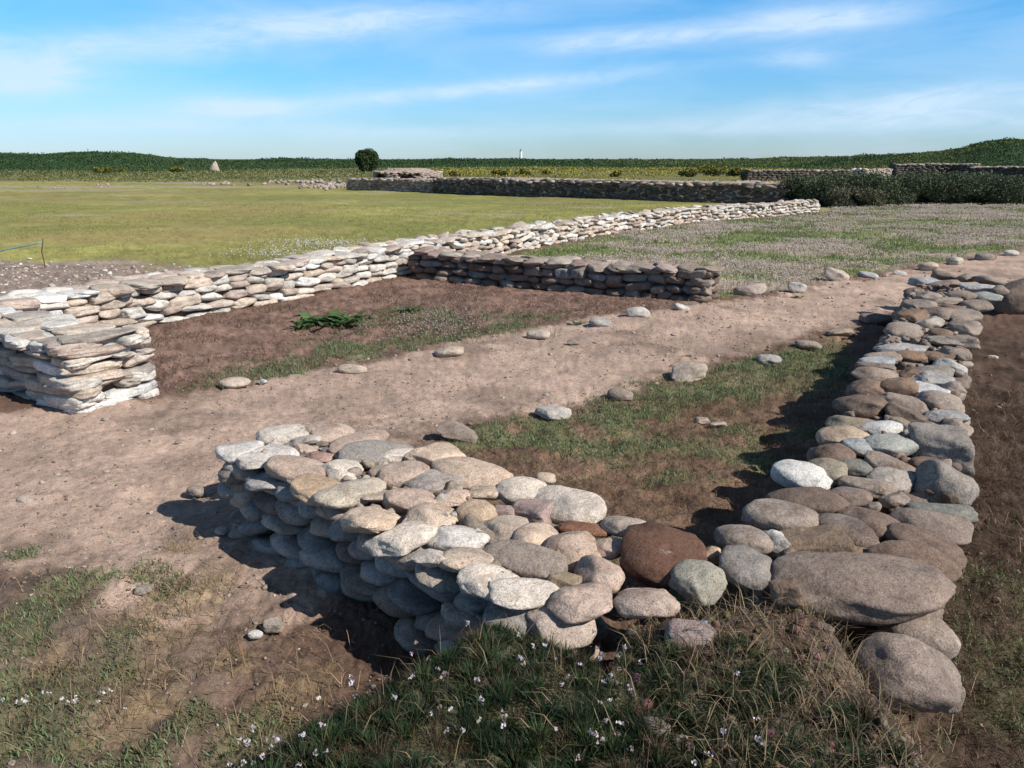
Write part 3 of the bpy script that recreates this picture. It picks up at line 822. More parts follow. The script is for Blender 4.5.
def ground_color(x, y):
    r = np.hypot(x, y)
    n1 = fbm(x, y, 1.1, 5, 31); n2 = fbm(x, y, 7, 4, 41); n3 = fbm(x, y, .25, 4, 51); n4 = fbm(x, y, 25, 3, 43)
    C = lambda *c: np.array(c)[None, :]
    soil = C(.145, .092, .07) * (1 + (n1 - .5)[:, None] * .6)
    col = soil
    # path
    d = inpoly(x, y, PATH) + (n1 - .5) * .55 + (n2 - .5) * .22
    pth = sm(-.12, .16, d)
    pc = C(.42, .31, .25) * (1 + (n2 - .5)[:, None] * .55 + (n1 - .5)[:, None] * .45)
    damp = sm(.58, .72, fbm(x, y, 1.7, 5, 38))
    pc = pc * (1 - .30 * damp[:, None])
    col = col * (1 - pth[:, None]) + pc * pth[:, None]
    # trodden ground, lower left
    ll_ = sm(-.6, -1.0, x + (n1 - .5) * .5) * sm(4.2, 3.4, y) * (1 - pth)
    col = col * (1 - ll_[:, None]) + (C(.16, .118, .094) * (1 + (n2 - .5)[:, None] * 1.1 + (n1 - .5)[:, None] * .5)) * ll_[:, None]
    # cell: reddish brown trodden peat
    ce = sm(-.05, .12, inpoly(x, y, CELL)) * (1 - pth)
    col = col * (1 - ce[:, None]) + (C(.215, .14, .112) * (1 + (n2 - .5)[:, None] * 1.1 + (n4 - .5)[:, None] * .8 + (n1 - .5)[:, None] * .4)) * ce[:, None]
    # bare court
    co = sm(-.05, .1, inpoly(x, y, COURT)) * (1 - pth)
    col = col * (1 - co[:, None]) + (C(.195, .13, .092) * (1 + (n2 - .5)[:, None] * 1.0)) * co[:, None]
    g = lawn(x, y)
    gcol = C(.135, .148, .075) * (1 + (n2 - .5)[:, None] * .9)
    gk = (.55 * g + .2 * g * (x > -.4))[:, None]
    col = col * (1 - gk) + gcol * gk
    bk = (sm(.08, .2, gh(x, y)) * sm(2.6, 2.3, y) * sm(1.3, 1.1, np.abs(x)))[:, None] * (1 - .6 * g[:, None])
    col = col * (1 - bk) + C(.105, .076, .058) * (1 + (n2 - .5)[:, None] * 1.2 + (n4 - .5)[:, None] * .8) * bk
    # straw
    for sx, sy, sr in STRAWW:
        k = sm(1.2, .3, np.hypot(x - sx, y - sy) / sr + (n2 - .5) * 1.4)[:, None] * .5
        col = col * (1 - k) + C(.27, .20, .12) * (1 + (n4 - .5)[:, None] * 1.2) * k
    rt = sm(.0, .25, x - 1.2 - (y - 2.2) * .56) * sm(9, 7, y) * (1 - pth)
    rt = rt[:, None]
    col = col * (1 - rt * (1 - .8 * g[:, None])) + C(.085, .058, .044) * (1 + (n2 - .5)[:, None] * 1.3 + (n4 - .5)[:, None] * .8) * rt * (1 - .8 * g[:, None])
    # the field
    lw = np.interp(y, [6, 7.8, 8.5, 9.9, 11.9, 14.9, 18.1, 22.2, 26.5, 30, 34], [-5.2, -4.4, -4.05, -3.2, -2.05, -.5, 1.4, 4.6, 9.4, 14, 20])
    left = sm(0, .25, lw - x) * sm(4, 6.5, y - x * -.0)
    fe = np.interp(x, FEX, FEY)
    turf = sm(-.35, .35, y - fe + (n1 - .5) * 1.8 + (n2 - .5) * .5)
    bare = C(.27, .21, .175) * (1 + (n2 - .5)[:, None] * .7 + (n4 - .5)[:, None] * .8)
    tc = C(.262, .248, .085) * (1 + (n2 - .5)[:, None] * .5 + (fbm(x, y, 2.6, 3, 47) - .5)[:, None] * .5) * (1 + (n3 - .5)[:, None] * .55) * (1 + (n1 - .5)[:, None] * .30)
    br = sm(.5, .68, fbm(x * .45, y * 1.5, .25, 4, 63))[:, None] * .5
    tc = tc * (1 - br) + C(.29, .215, .10) * br
    gr = sm(.52, .68, fbm(x * .6, y * 1.3, .35, 4, 68))[:, None] * .55
    tc = tc * (1 - gr) + C(.17, .20, .058) * gr
    rut = sm(.66, .72, fbm(x * .35, y * 1.2, .3, 4, 66)) * sm(25, 40, y)
    tc = tc * (1 - .5 * rut[:, None]) + C(.33, .27, .22) * .5 * rut[:, None]
    fcol = bare * (1 - turf[:, None]) + tc * turf[:, None]
    col = col * (1 - left[:, None]) + fcol * left[:, None]
    # flowery rough between the wall and the path
    for bx, by, ba, bb in BAREP:
        k = (sm(1.15, .5, np.hypot((x - bx) / ba, (y - by) / bb) + (n1 - .5) * 1.3) * .75)[:, None]
        col = col * (1 - k) + C(.34, .28, .235) * (1 + (n4 - .5)[:, None] * .6) * k
    md = sm(-.1, .3, inpoly(x, y, MIDZ) + (n2 - .5) * .3) * (1 - pth)
    vg = sm(.44, .62, fbm(x * .8, y * 1.5, .8, 5, 71))[:, None]
    mc = (C(.37, .305, .25) * vg + C(.17, .20, .075) * (1 - vg)) * (1 + (n2 - .5)[:, None] * .7)
    col = col * (1 - md[:, None]) + mc * md[:, None]
    beyond = sm(30, 33, y + 0 * x)* sm(-2, 14, x)
    col = col * (1 - beyond[:, None]) + (C(.10, .115, .045) * (1 + (n1 - .5)[:, None] * .6)) * beyond[:, None]
    # beyond the platform wall: rough grass, bare strips, then bracken
    rough_ = sm(44, 56, y + x * .55 + (n3 - .5) * 16)
    rc = C(.155, .15, .055) * (1 + (fbm(x, y * 2.5, .1, 4, 81) - .5)[:, None] * .9)
    col = col * (1 - rough_[:, None]) + rc * rough_[:, None]
    strip = sm(.55, .62, fbm(x * .5, y * 2.2, .06, 4, 87)) * sm(50, 58, r) * sm(110, 75, r) * sm(-4, -14, x)
    col = col * (1 - .7 * strip[:, None]) + C(.34, .28, .23) * .7 * strip[:, None]
    px = 512 + FPX * x / np.maximum(y, .3)
    b0 = np.interp(np.clip(px, -400, 1500), [-400, 0, 200, 330, 500, 700, 880, 960, 1500], [98, 104, 112, 135, 170, 165, 125, 88, 80])
    brk = np.where(y > 0, sm(.9, 1.06, r / b0 + (fbm(x, y, .05, 4, 91) - .5) * .35), 1.0) * sm(30, 50, r)
    bc = C(.036, .066, .022) * (1 + (fbm(x, y, .35, 4, 93) - .5)[:, None] * 1.1)
    yl = sm(.56, .66, fbm(x, y * .6, .09, 4, 95)) * np.clip(sm(620, 720, px), 0, 1)
    bc = bc * (1 - .45 * yl[:, None]) + C(.17, .15, .03) * .45 * yl[:, None]
    col = col * (1 - brk[:, None]) + bc * brk[:, None]
    return np.clip(col, .008, .6)


def build_ground():
    az = np.concatenate([np.arange(-180, -40, 4.0), np.arange(-40, 40.01, .125), np.arange(44, 180, 4.0)])
    rr = [.35]
    while rr[-1] < 5.5: rr.append(rr[-1] * 1.0048)
    while rr[-1] < 45: rr.append(rr[-1] * 1.011)
    while rr[-1] < 320: rr.append(rr[-1] * 1.014)
    while rr[-1] < 9000: rr.append(rr[-1] * 1.15)
    rr = np.array(rr)
    A, Rr = np.meshgrid(np.radians(az), rr)
    X = (Rr * np.sin(A)).ravel(); Y = (Rr * np.cos(A)).ravel()
    Z = gh(X, Y)
    near_ = (np.hypot(X, Y) < 60)
    xn, yn = X[near_], Y[near_]
    d = inpoly(xn, yn, PATH)
    onp = sm(-.1, .3, d)
    rough = (fbm(xn, yn, 6, 5, 101, .6) - .5) * .085 * (1 - .6 * onp) + (fbm(xn, yn, 26, 3, 103) - .5) * .018
    rough += (fbm(xn, yn, 1.6, 3, 105) - .5) * .06 * onp
    Z[near_] += rough * (1 - sm(15, 50, np.hypot(xn, yn)))
    nc = len(az); nr = len(rr)
    i = np.arange(nr - 1)[:, None] * nc; j = np.arange(nc)[None, :]
    j2 = (j + 1) % nc
    Q = np.stack([i + j, i + j2, i + nc + j2, i + nc + j], -1).reshape(-1, 4)[:, ::-1]
    # centre cap
    V = np.vstack([np.stack([X, Y, Z], 1), [[0, 0, gz(0, 0)]]])
    col = np.vstack([ground_color(X, Y), [[.1, .1, .05]]])
    me = mesh_np('ground', V, Q, M_GROUND, col, True)
    o = link('ground', me); o['kind'] = 'structure'
    c = len(V) - 1
    # small disc under the photographer closes the sheet
    k = np.arange(nc); T = np.stack([np.full(nc, c), (k + 1) % nc, k], 1)
    Vd = np.vstack([V[:nc], V[c:c + 1]]); Td = T.copy(); Td[:, 0] = nc
    od = link('ground', mesh_np('ground', Vd, Td, M_GROUND, np.vstack([col[:nc], col[c:c + 1]]), True)); od['kind'] = 'structure'


build_ground()


def gh_full(x, y):
    """ground height with the fine roughness, for things that stand on it"""
    h = gh(x, y)
    onp = sm(-.1, .3, inpoly(x, y, PATH))
    h = h + ((fbm(x, y, 6, 5, 101, .6) - .5) * .075 * (1 - .6 * onp) + (fbm(x, y, 26, 3, 103) - .5) * .018 + (fbm(x, y, 1.6, 3, 105) - .5) * .06 * onp) * (1 - sm(15, 50, np.hypot(x, y)))
    return h


# ------------------------------------------------------------------ vegetation helpers
def blades(P, h, w, lean, colr, bend=.5, az=None):
    """curved tapering blades: P (n,3), everything else (n,) or (n,3)"""
    n = len(P)
    az = RN.uniform(0, 2 * np.pi, n) if az is None else az
    dirx, diry = np.cos(az), np.sin(az)
    fx = RN.uniform(0, 2 * np.pi, n); sx, sy = np.cos(fx) * w / 2, np.sin(fx) * w / 2
    l1 = lean * .45; l2 = lean
    m = P + np.stack([dirx * h * np.sin(l1) * .55, diry * h * np.sin(l1) * .55, h * np.cos(l1) * .55], 1)
    t = m + np.stack([dirx * h * np.sin(l2) * .5, diry * h * np.sin(l2) * .5, h * np.cos(l2) * .5], 1)
    S = np.stack([sx, sy, np.zeros(n)], 1)
    V = np.stack([P - S, P + S, m - S * .75, m + S * .75, t], 1).reshape(-1, 3)
    b = np.arange(n)[:, None] * 5
    T = np.stack([b + 0, b + 1, b + 3, b + 0, b + 3, b + 2, b + 2, b + 3, b + 4], -1).reshape(-1, 3)
    c = np.repeat(colr, 5, 0)
    return V, T, c


def scatter(poly_bbox, n, dens):
    """n random points kept with probability dens(x, y)"""
    x0, x1, y0, y1 = poly_bbox
    x = RN.uniform(x0, x1, n); y = RN.uniform(y0, y1, n)
    k = RN.random(n) < dens(x, y)
    return x[k], y[k]


def tint(n, base, var=.25, hue=.12):
    b = np.array(base)[None, :] * (1 + RN.uniform(-var, var, n))[:, None]
    return np.clip(b * (1 + RN.uniform(-hue, hue, (n, 3))), .004, .9)


def join(parts):
    Vs, Ts, Cs, n = [], [], [], 0
    for V, T, c in parts:
        Vs.append(V); Ts.append(T + n); Cs.append(c); n += len(V)
    return np.vstack(Vs), np.vstack(Ts), np.vstack(Cs)


def on_wall(x, y):
    bad = np.zeros(len(x), bool)
    for ln, w, sd in ((nl, .50, 1), (rl, .6, -1)):
        pts = [ln(s) for s in np.linspace(0 if ln is not nl else .02, (ln.len if ln is not nl else 2.1), 14)]
        a = [(p.x, p.y) for p, d in pts]
        b = [((p + Vector((-d.y, d.x)) * sd * w).x, (p + Vector((-d.y, d.x)) * sd * w).y) for p, d in pts]
        bad |= inpoly(x, y, a + b[::-1]) > .0
    return bad


def stuff(name, V, T, c, mat, label, cat, smooth=False):
    o = link(name, mesh_np(name, V, T, mat, c, smooth)); tag(o, label, cat, None, 'stuff'); return o


# short turf wherever the lawn mask is green (near area)
def near_grass():
    parts = []
    # lawn and patches beyond the bank
    x, y = scatter((-2.6, 4.2, 1.5, 9.2), 800000, lambda x, y: lawn(x, y) * np.clip(1.25 - np.hypot(x, y) / 11, .4, 1) * .8)
    bank = gh(x, y) > .12
    x, y = x[~bank], y[~bank]
    k = ~on_wall(x, y); x, y = x[k], y[k]
    n = len(x)
    clump = fbm(x, y, 9, 3, 202)
    h = RN.uniform(.008, .032, n) * (.4 + clump * 1.2) * (1 + .25 * (np.hypot(x, y) > 5))
    c = tint(n, (.165, .215, .105), .4, .15)
    dry = RN.random(n) < .14 + .4 * (fbm(x, y, 2.2, 3, 204) > .56)
    c[dry] = tint(int(dry.sum()), (.21, .155, .095), .3)
    parts.append(blades(np.stack([x, y, gh_full(x, y) - .004], 1), h, np.full(n, .0034) * (1 + np.hypot(x, y) * .12), RN.uniform(.3, 1.25, n), c))
    V, T, c = join(parts)
    stuff('grass', V, T, c, M_GRASS, 'short patchy green turf on the path borders and inner court', 'grass')
    # tall grass of the bank
    def dens(x, y):
        return np.clip(lawn(x, y), 0, 1) * sm(.03, .15, gh(x, y)) * .95
    x, y = scatter((-1.0, 1.35, .75, 2.75), 150000, dens)
    k = ~on_wall(x, y); x, y = x[k], y[k]
    n = len(x); cl = fbm(x, y, 8, 3, 210)
    h = RN.uniform(.02, .07, n) * (.2 + cl * 1.5)
    c = tint(n, (.030, .052, .024), .45, .15)
    dry = RN.random(n) < .08 + .45 * sm(.58, .70, fbm(x, y, 4.5, 3, 212))
    c[dry] = tint(int(dry.sum()), (.12, .085, .05), .4)
    parts = [blades(np.stack([x, y, gh_full(x, y) - .006], 1), h * .7, RN.uniform(.0016, .0034, n), RN.uniform(.3, 1.4, n), c)]
    # tufts, each spreading from its own root
    tx, ty = scatter((-1.0, 1.3, .75, 2.75), 2000, dens)
    k = ~on_wall(tx, ty); tx, ty = tx[k], ty[k]
    m = 130; nt_ = len(tx)
    a = RN.uniform(0, 2 * np.pi, (nt_, m)); q = np.abs(RN.normal(0, .016, (nt_, m)))
    bx = (tx[:, None] + np.cos(a) * q).ravel(); by = (ty[:, None] + np.sin(a) * q).ravel(); n = len(bx)
    size = np.repeat(RN.uniform(.5, 1.35, nt_), m)
    kind = np.repeat(RN.random(nt_), m)
    c = tint(n, (.030, .058, .028), .45, .14)
    gb = kind > .66; c[gb] = tint(int(gb.sum()), (.055, .088, .036), .35, .12)
    dry = (kind < .20) | (RN.random(n) < .10); c[dry] = tint(int(dry.sum()), (.115, .08, .05), .5, .1)
    parts.append(blades(np.stack([bx, by, gh_full(bx, by) - .006], 1), RN.uniform(.015, .062, n) * size, RN.uniform(.0014, .0032, n) * (.8 + .5 * (kind > .5)), np.clip(q.ravel() * 35 + RN.uniform(0, .5, n), 0, 1.35), c, az=a.ravel()))
    V, T, c = join(parts)
    stuff('grass', V, T, c, M_GRASS, 'dark green grass covering the bank in the foreground', 'grass')


near_grass()


def straw():
    parts = []
    def dens(x, y):
        d = np.zeros_like(x)
        for sx, sy, sr in STRAWW:
            d = np.maximum(d, sm(1.3, .2, np.hypot(x - sx, y - sy) / sr) * .6)
        # bank: bare straw on its right, below the boulders
        bank = sm(.06, .2, gh(x, y))
        d = np.maximum(d, bank * sm(.15, .5, x + (fbm(x, y, 3, 3, 221) - .5) * .5) * .9)
        d = np.maximum(d, bank * .12)
        co = sm(0, .1, inpoly(x, y, COURT)) * (1 - lawn(x, y)) * .8
        d = np.maximum(d, co)
        rt = sm(.1, .3, x - 1.35 - (y - 2.6) * .55) * sm(1.9, 2.2, y + x * .2) * sm(6.5, 4, y) * .55
        d = np.maximum(d, rt)
        d = np.maximum(d, .10 * sm(-.4, -.8, x) * sm(3.2, 2.4, y))
        d = np.maximum(d, .35 * sm(0, .15, inpoly(x, y, CELL)) * sm(.45, .6, fbm(x, y, 1.4, 3, 224)))
        return d
    x, y = scatter((-2.2, 4.4, .8, 5.6), 150000, dens)
    k = ~on_wall(x, y); x, y = x[k], y[k]
    n = len(x)
    c = tint(n, (.29, .215, .13), .45, .1)
    onb = gh(x, y) > .1; c[onb] *= .85
    redd = (inpoly(x, y, COURT) > 0) | (x > 1.3)
    c[redd] = tint(int(redd.sum()), (.135, .08, .05), .5, .1)
    rr_ = (x > 1.3) & (inpoly(x, y, COURT) < 0); c[rr_] *= .6
    redd = redd & (RN.random(n) < .15)
    c[redd] = tint(int(redd.sum()), (.26, .19, .11), .4, .1)
    h = RN.uniform(.03, .11, n) * (1 + .6 * RN.random(n) ** 4)
    h = np.where(inpoly(x, y, COURT) > 0, h * .5, h)
    parts.append(blades(np.stack([x, y, gh_full(x, y) + RN.uniform(-.002, .012, n)], 1), h, RN.uniform(.0014, .0032, n), RN.uniform(1.32, 1.62, n), c))
    x, y = scatter((-4, 2.4, 5.4, 11.8), 90000, lambda x, y: sm(0, .15, inpoly(x, y, CELL)) * sm(.35, .65, fbm(x, y, 2.4, 4, 226)) * .9)
    n = len(x); c = tint(n, (.17, .105, .08), .5, .1)
    k = RN.random(n) < .25; c[k] = tint(int(k.sum()), (.30, .215, .16), .3)
    parts.append(blades(np.stack([x, y, gh_full(x, y) + RN.uniform(-.002, .015, n)], 1), RN.uniform(.015, .05, n), RN.uniform(.003, .008, n), RN.uniform(1.3, 1.62, n), c))
    V, T, c = join(parts)
    stuff('straw', V, T, c, M_GRASS, 'dry fallen straw and stems strewn over the bare soil', 'straw')


straw()


def foliage_cards(P, size, colr, flat=.3):
    """small irregular leaf sprays: two crossed triangles pairs"""
    n = len(P)
    a = RN.uniform(0, 2 * np.pi, n); e = RN.uniform(-.6, 1.2, n)
    u = np.stack([np.cos(a), np.sin(a), np.zeros(n)], 1)
    v = np.stack([-np.sin(a) * np.sin(e), np.cos(a) * np.sin(e), np.cos(e)], 1)
    s = size[:, None]
    V = np.stack([P - u * s * .5, P + v * s * .7 + u * s * .1, P + u * s * .5, P - v * s * .45], 1).reshape(-1, 3)
    b = np.arange(n)[:, None] * 4
    T = np.stack([b, b + 2, b + 1, b, b + 3, b + 2], -1).reshape(-1, 3)
    return V, T, np.repeat(colr, 4, 0)


def flower_heads(x, y, z, size, colr):
    U, F = ICO[1]
    n = len(x)
    V = np.repeat(U[None], n, 0) * (1 + RN.uniform(-.65, .55, (n, len(U), 1)))
    V = V * size[:, None, None] * np.array([1, 1, .75])
    V = V + np.stack([x, y, z], 1)[:, None, :]
    T = (F[None] + (np.arange(n) * len(U))[:, None, None]).reshape(-1, 3)
    c = np.repeat(colr, len(U), 0) * (1 + RN.uniform(-.15, .15, (n * len(U), 1)))
    return V.reshape(-1, 3), T, c


def near_flowers():
    x, y = scatter((-.75, 1.0, 1.2, 2.5), 900, lambda x, y: lawn(x, y) * sm(.08, .2, gh(x, y)) * (.05 + .8 * (fbm(x, y, 4.5, 3, 232) > .57)) * sm(.62, .2, x))
    k = ~on_wall(x, y); x, y = x[k], y[k]
    gx, gy = at(70, 712)
    x2 = RN.normal(gx, .10, 16); y2 = RN.normal(gy, .035, 16)
    x = np.concatenate([x, x2]); y = np.concatenate([y, y2]); n = len(x)
    h = RN.uniform(.04, .13, n); h[-16:] *= .45
    g = gh_full(x, y)
    c = tint(n, (.56, .48, .50), .3, .06)
    old = RN.random(n) < .3; old[-16:] = False; c[-16:] = (.72, .70, .70); c[old] = tint(int(old.sum()), (.34, .27, .23), .3, .08)
    k_ = 9
    hp = np.repeat(np.stack([x, y, g + h], 1), k_, 0) + RN.normal(0, .0034, (n * k_, 3)) * np.array([1, 1, .7])
    heads = foliage_cards(hp, np.repeat(RN.uniform(.0045, .009, n), k_), np.repeat(c, k_, 0) * (1 + RN.uniform(-.2, .2, (n * k_, 1))))
    st = blades(np.stack([x, y, g], 1), h, np.full(n, .002), np.zeros(n) + .02, tint(n, (.09, .10, .05)))
    V, T, c = join([heads, st])
    stuff('flowers', V, T, c, M_PETAL, 'small pink white thrift flowers dotted over the foreground bank', 'flowers')


near_flowers()


def mid_vegetation():
    # low tufts and dry flower heads between the pale wall, the path and the scrub
    def dens(x, y):
        return sm(0, .3, inpoly(x, y, MIDZ)) * np.clip(13 / np.hypot(x, y), .25, 1)
    x, y = scatter((-1.5, 24, 9.5, 33), 560000, dens)
    vg = fbm(x * .8, y * 1.5, .8, 5, 71)
    cl_ = fbm(x, y, 2.6, 3, 73)
    keep = RN.random(len(x)) < np.clip(.25 + sm(.36, .62, cl_) * .9, 0, 1); x, y, vg, cl_ = x[keep], y[keep], vg[keep], cl_[keep]
    pink = RN.random(len(x)) < sm(.44, .60, vg + (cl_ - .5) * .25) * .78 + .04
    n = len(x); sc = np.hypot(x, y) / 12
    xg, yg = x[~pink], y[~pink]; ng = len(xg); sg = sc[~pink]
    c = tint(ng, (.16, .215, .075), .35, .15)
    dry = RN.random(ng) < .25; c[dry] = tint(int(dry.sum()), (.22, .19, .11), .3)
    A = blades(np.stack([xg, yg, gh_full(xg, yg) - .01], 1), RN.uniform(.03, .10, ng), .009 * (.7 + sg * .5), RN.uniform(.1, 1.0, ng), c)
    xp, yp = x[pink], y[pink]; npk = len(xp); sp = sc[pink]
    hh = RN.uniform(.02, .08, npk)
    c = tint(npk, (.56, .48, .42), .25, .05)
    U = np.array([[1, 0, 0], [-1, 0, 0], [0, 1, 0], [0, -1, 0], [0, 0, .8], [0, 0, -.8]], float)
    F = np.array([[0, 2, 4], [2, 1, 4], [1, 3, 4], [3, 0, 4], [2, 0, 5], [1, 2, 5], [3, 1, 5], [0, 3, 5]])
    V = U[None] * (RN.uniform(.005, .011, npk) * (.8 + sp * .5))[:, None, None] + np.stack([xp, yp, gh_full(xp, yp) + hh], 1)[:, None]
    Bm = (V.reshape(-1, 3), (F[None] + (np.arange(npk) * 6)[:, None, None]).reshape(-1, 3), np.repeat(c, 6, 0))
    st = blades(np.stack([xp, yp, gh_full(xp, yp) - .01], 1), hh, .005 * (.7 + sp * .5), RN.uniform(0, .9, npk), tint(npk, (.30, .25, .18), .3))
    V, T, c = join([A, st])
    stuff('grass', V, T, c, M_GRASS, 'rough low grass between the pale wall and the scrub', 'grass')
    stuff('flowers', *Bm, M_PETAL, 'faded pinkish thrift heads carpeting the ground behind the path', 'flowers')
    # thrift patch in the cell
    def d2(x, y):
        return np.exp(-((x + .75) / .42) ** 2 - ((y - 8.1) / .55) ** 2)
    x, y = scatter((-2, .6, 6.6, 9.4), 7000, d2); n = len(x)
    hh = RN.uniform(.03, .1, n)
    V = U[None] * RN.uniform(.006, .011, n)[:, None, None] + np.stack([x, y, gh_full(x, y) + hh], 1)[:, None]
    A = (V.reshape(-1, 3), (F[None] + (np.arange(n) * 6)[:, None, None]).reshape(-1, 3), np.repeat(tint(n, (.36, .31, .27), .3, .05), 6, 0))
    B2 = blades(np.stack([x, y, gh_full(x, y)], 1), hh, np.full(n, .003), np.zeros(n), tint(n, (.13, .13, .07)))
    # white flowers along the far side of the pale wall, by the field
    cx, cy = at(318, 247); 
    x = np.concatenate([RN.normal(cx, .5, 420), RN.normal(at(275, 257)[0], .5, 220)]); y = np.concatenate([RN.normal(cy, .4, 420), RN.normal(at(275, 257)[1], .35, 220)])
    n = len(x)
    V = U[None] * RN.uniform(.008, .017, n)[:, None, None] + np.stack([x, y, gh_full(x, y) + RN.uniform(.03, .12, n)], 1)[:, None]
    C2 = (V.reshape(-1, 3), (F[None] + (np.arange(n) * 6)[:, None, None]).reshape(-1, 3), np.repeat(tint(n, (.62, .60, .57), .2, .04), 6, 0))
    V, T, c = join([A, B2, C2])
    stuff('flowers', V, T, c, M_PETAL, 'pale thrift and white field flowers beside the weedy strip and the wall', 'flowers')


mid_vegetation()


def field_grass():
    # sparse low tufts that roughen the field, green fringe behind the pale wall
    def dens(x, y):
        lw = np.interp(y, [6, 7.8, 8.5, 9.9, 11.9, 14.9, 18.1, 22.2, 26.5, 30, 34], [-5.2, -4.4, -4.05, -3.2, -2.05, -.5, 1.4, 4.6, 9.4, 14, 20])
        fringe = sm(1.6, .2, lw - .15 - x) * sm(0, .1, lw - .1 - x) * sm(10.3, 11.2, y) * (.6 + .4 * sm(24, 12, y))
        fe = np.interp(x, FEX, FEY)
        f = .3 * sm(0, 1, y - fe) * sm(0, .3, lw - x) * (fbm(x, y, .5, 4, 240) > .45) * np.clip(16 / np.hypot(x, y), .1, 1)
        return np.maximum(fringe, f)
    x, y = scatter((-24, 8, 9.5, 32), 480000, dens)
    n = len(x); lw = np.interp(y, [6, 7.8, 8.5, 9.9, 11.9, 14.9, 18.1, 22.2, 26.5, 30, 34], [-5.2, -4.4, -4.05, -3.2, -2.05, -.5, 1.4, 4.6, 9.4, 14, 20])
    fr = (lw - x) < 1.3
    h = np.where(fr, RN.uniform(.05, .15, n), RN.uniform(.012, .05, n))
    c = tint(n, (.30, .30, .09), .4, .15); c[fr] = tint(int(fr.sum()), (.12, .18, .055), .3, .15)
    V, T, c = blades(np.stack([x, y, gh_full(x, y) - .01], 1), h, .008 * (.6 + np.hypot(x, y) / 16), RN.uniform(.2, 1.1, n), c)
    stuff('grass', V, T, c, M_GRASS, 'low yellow green grass of the wide field', 'grass')


field_grass()


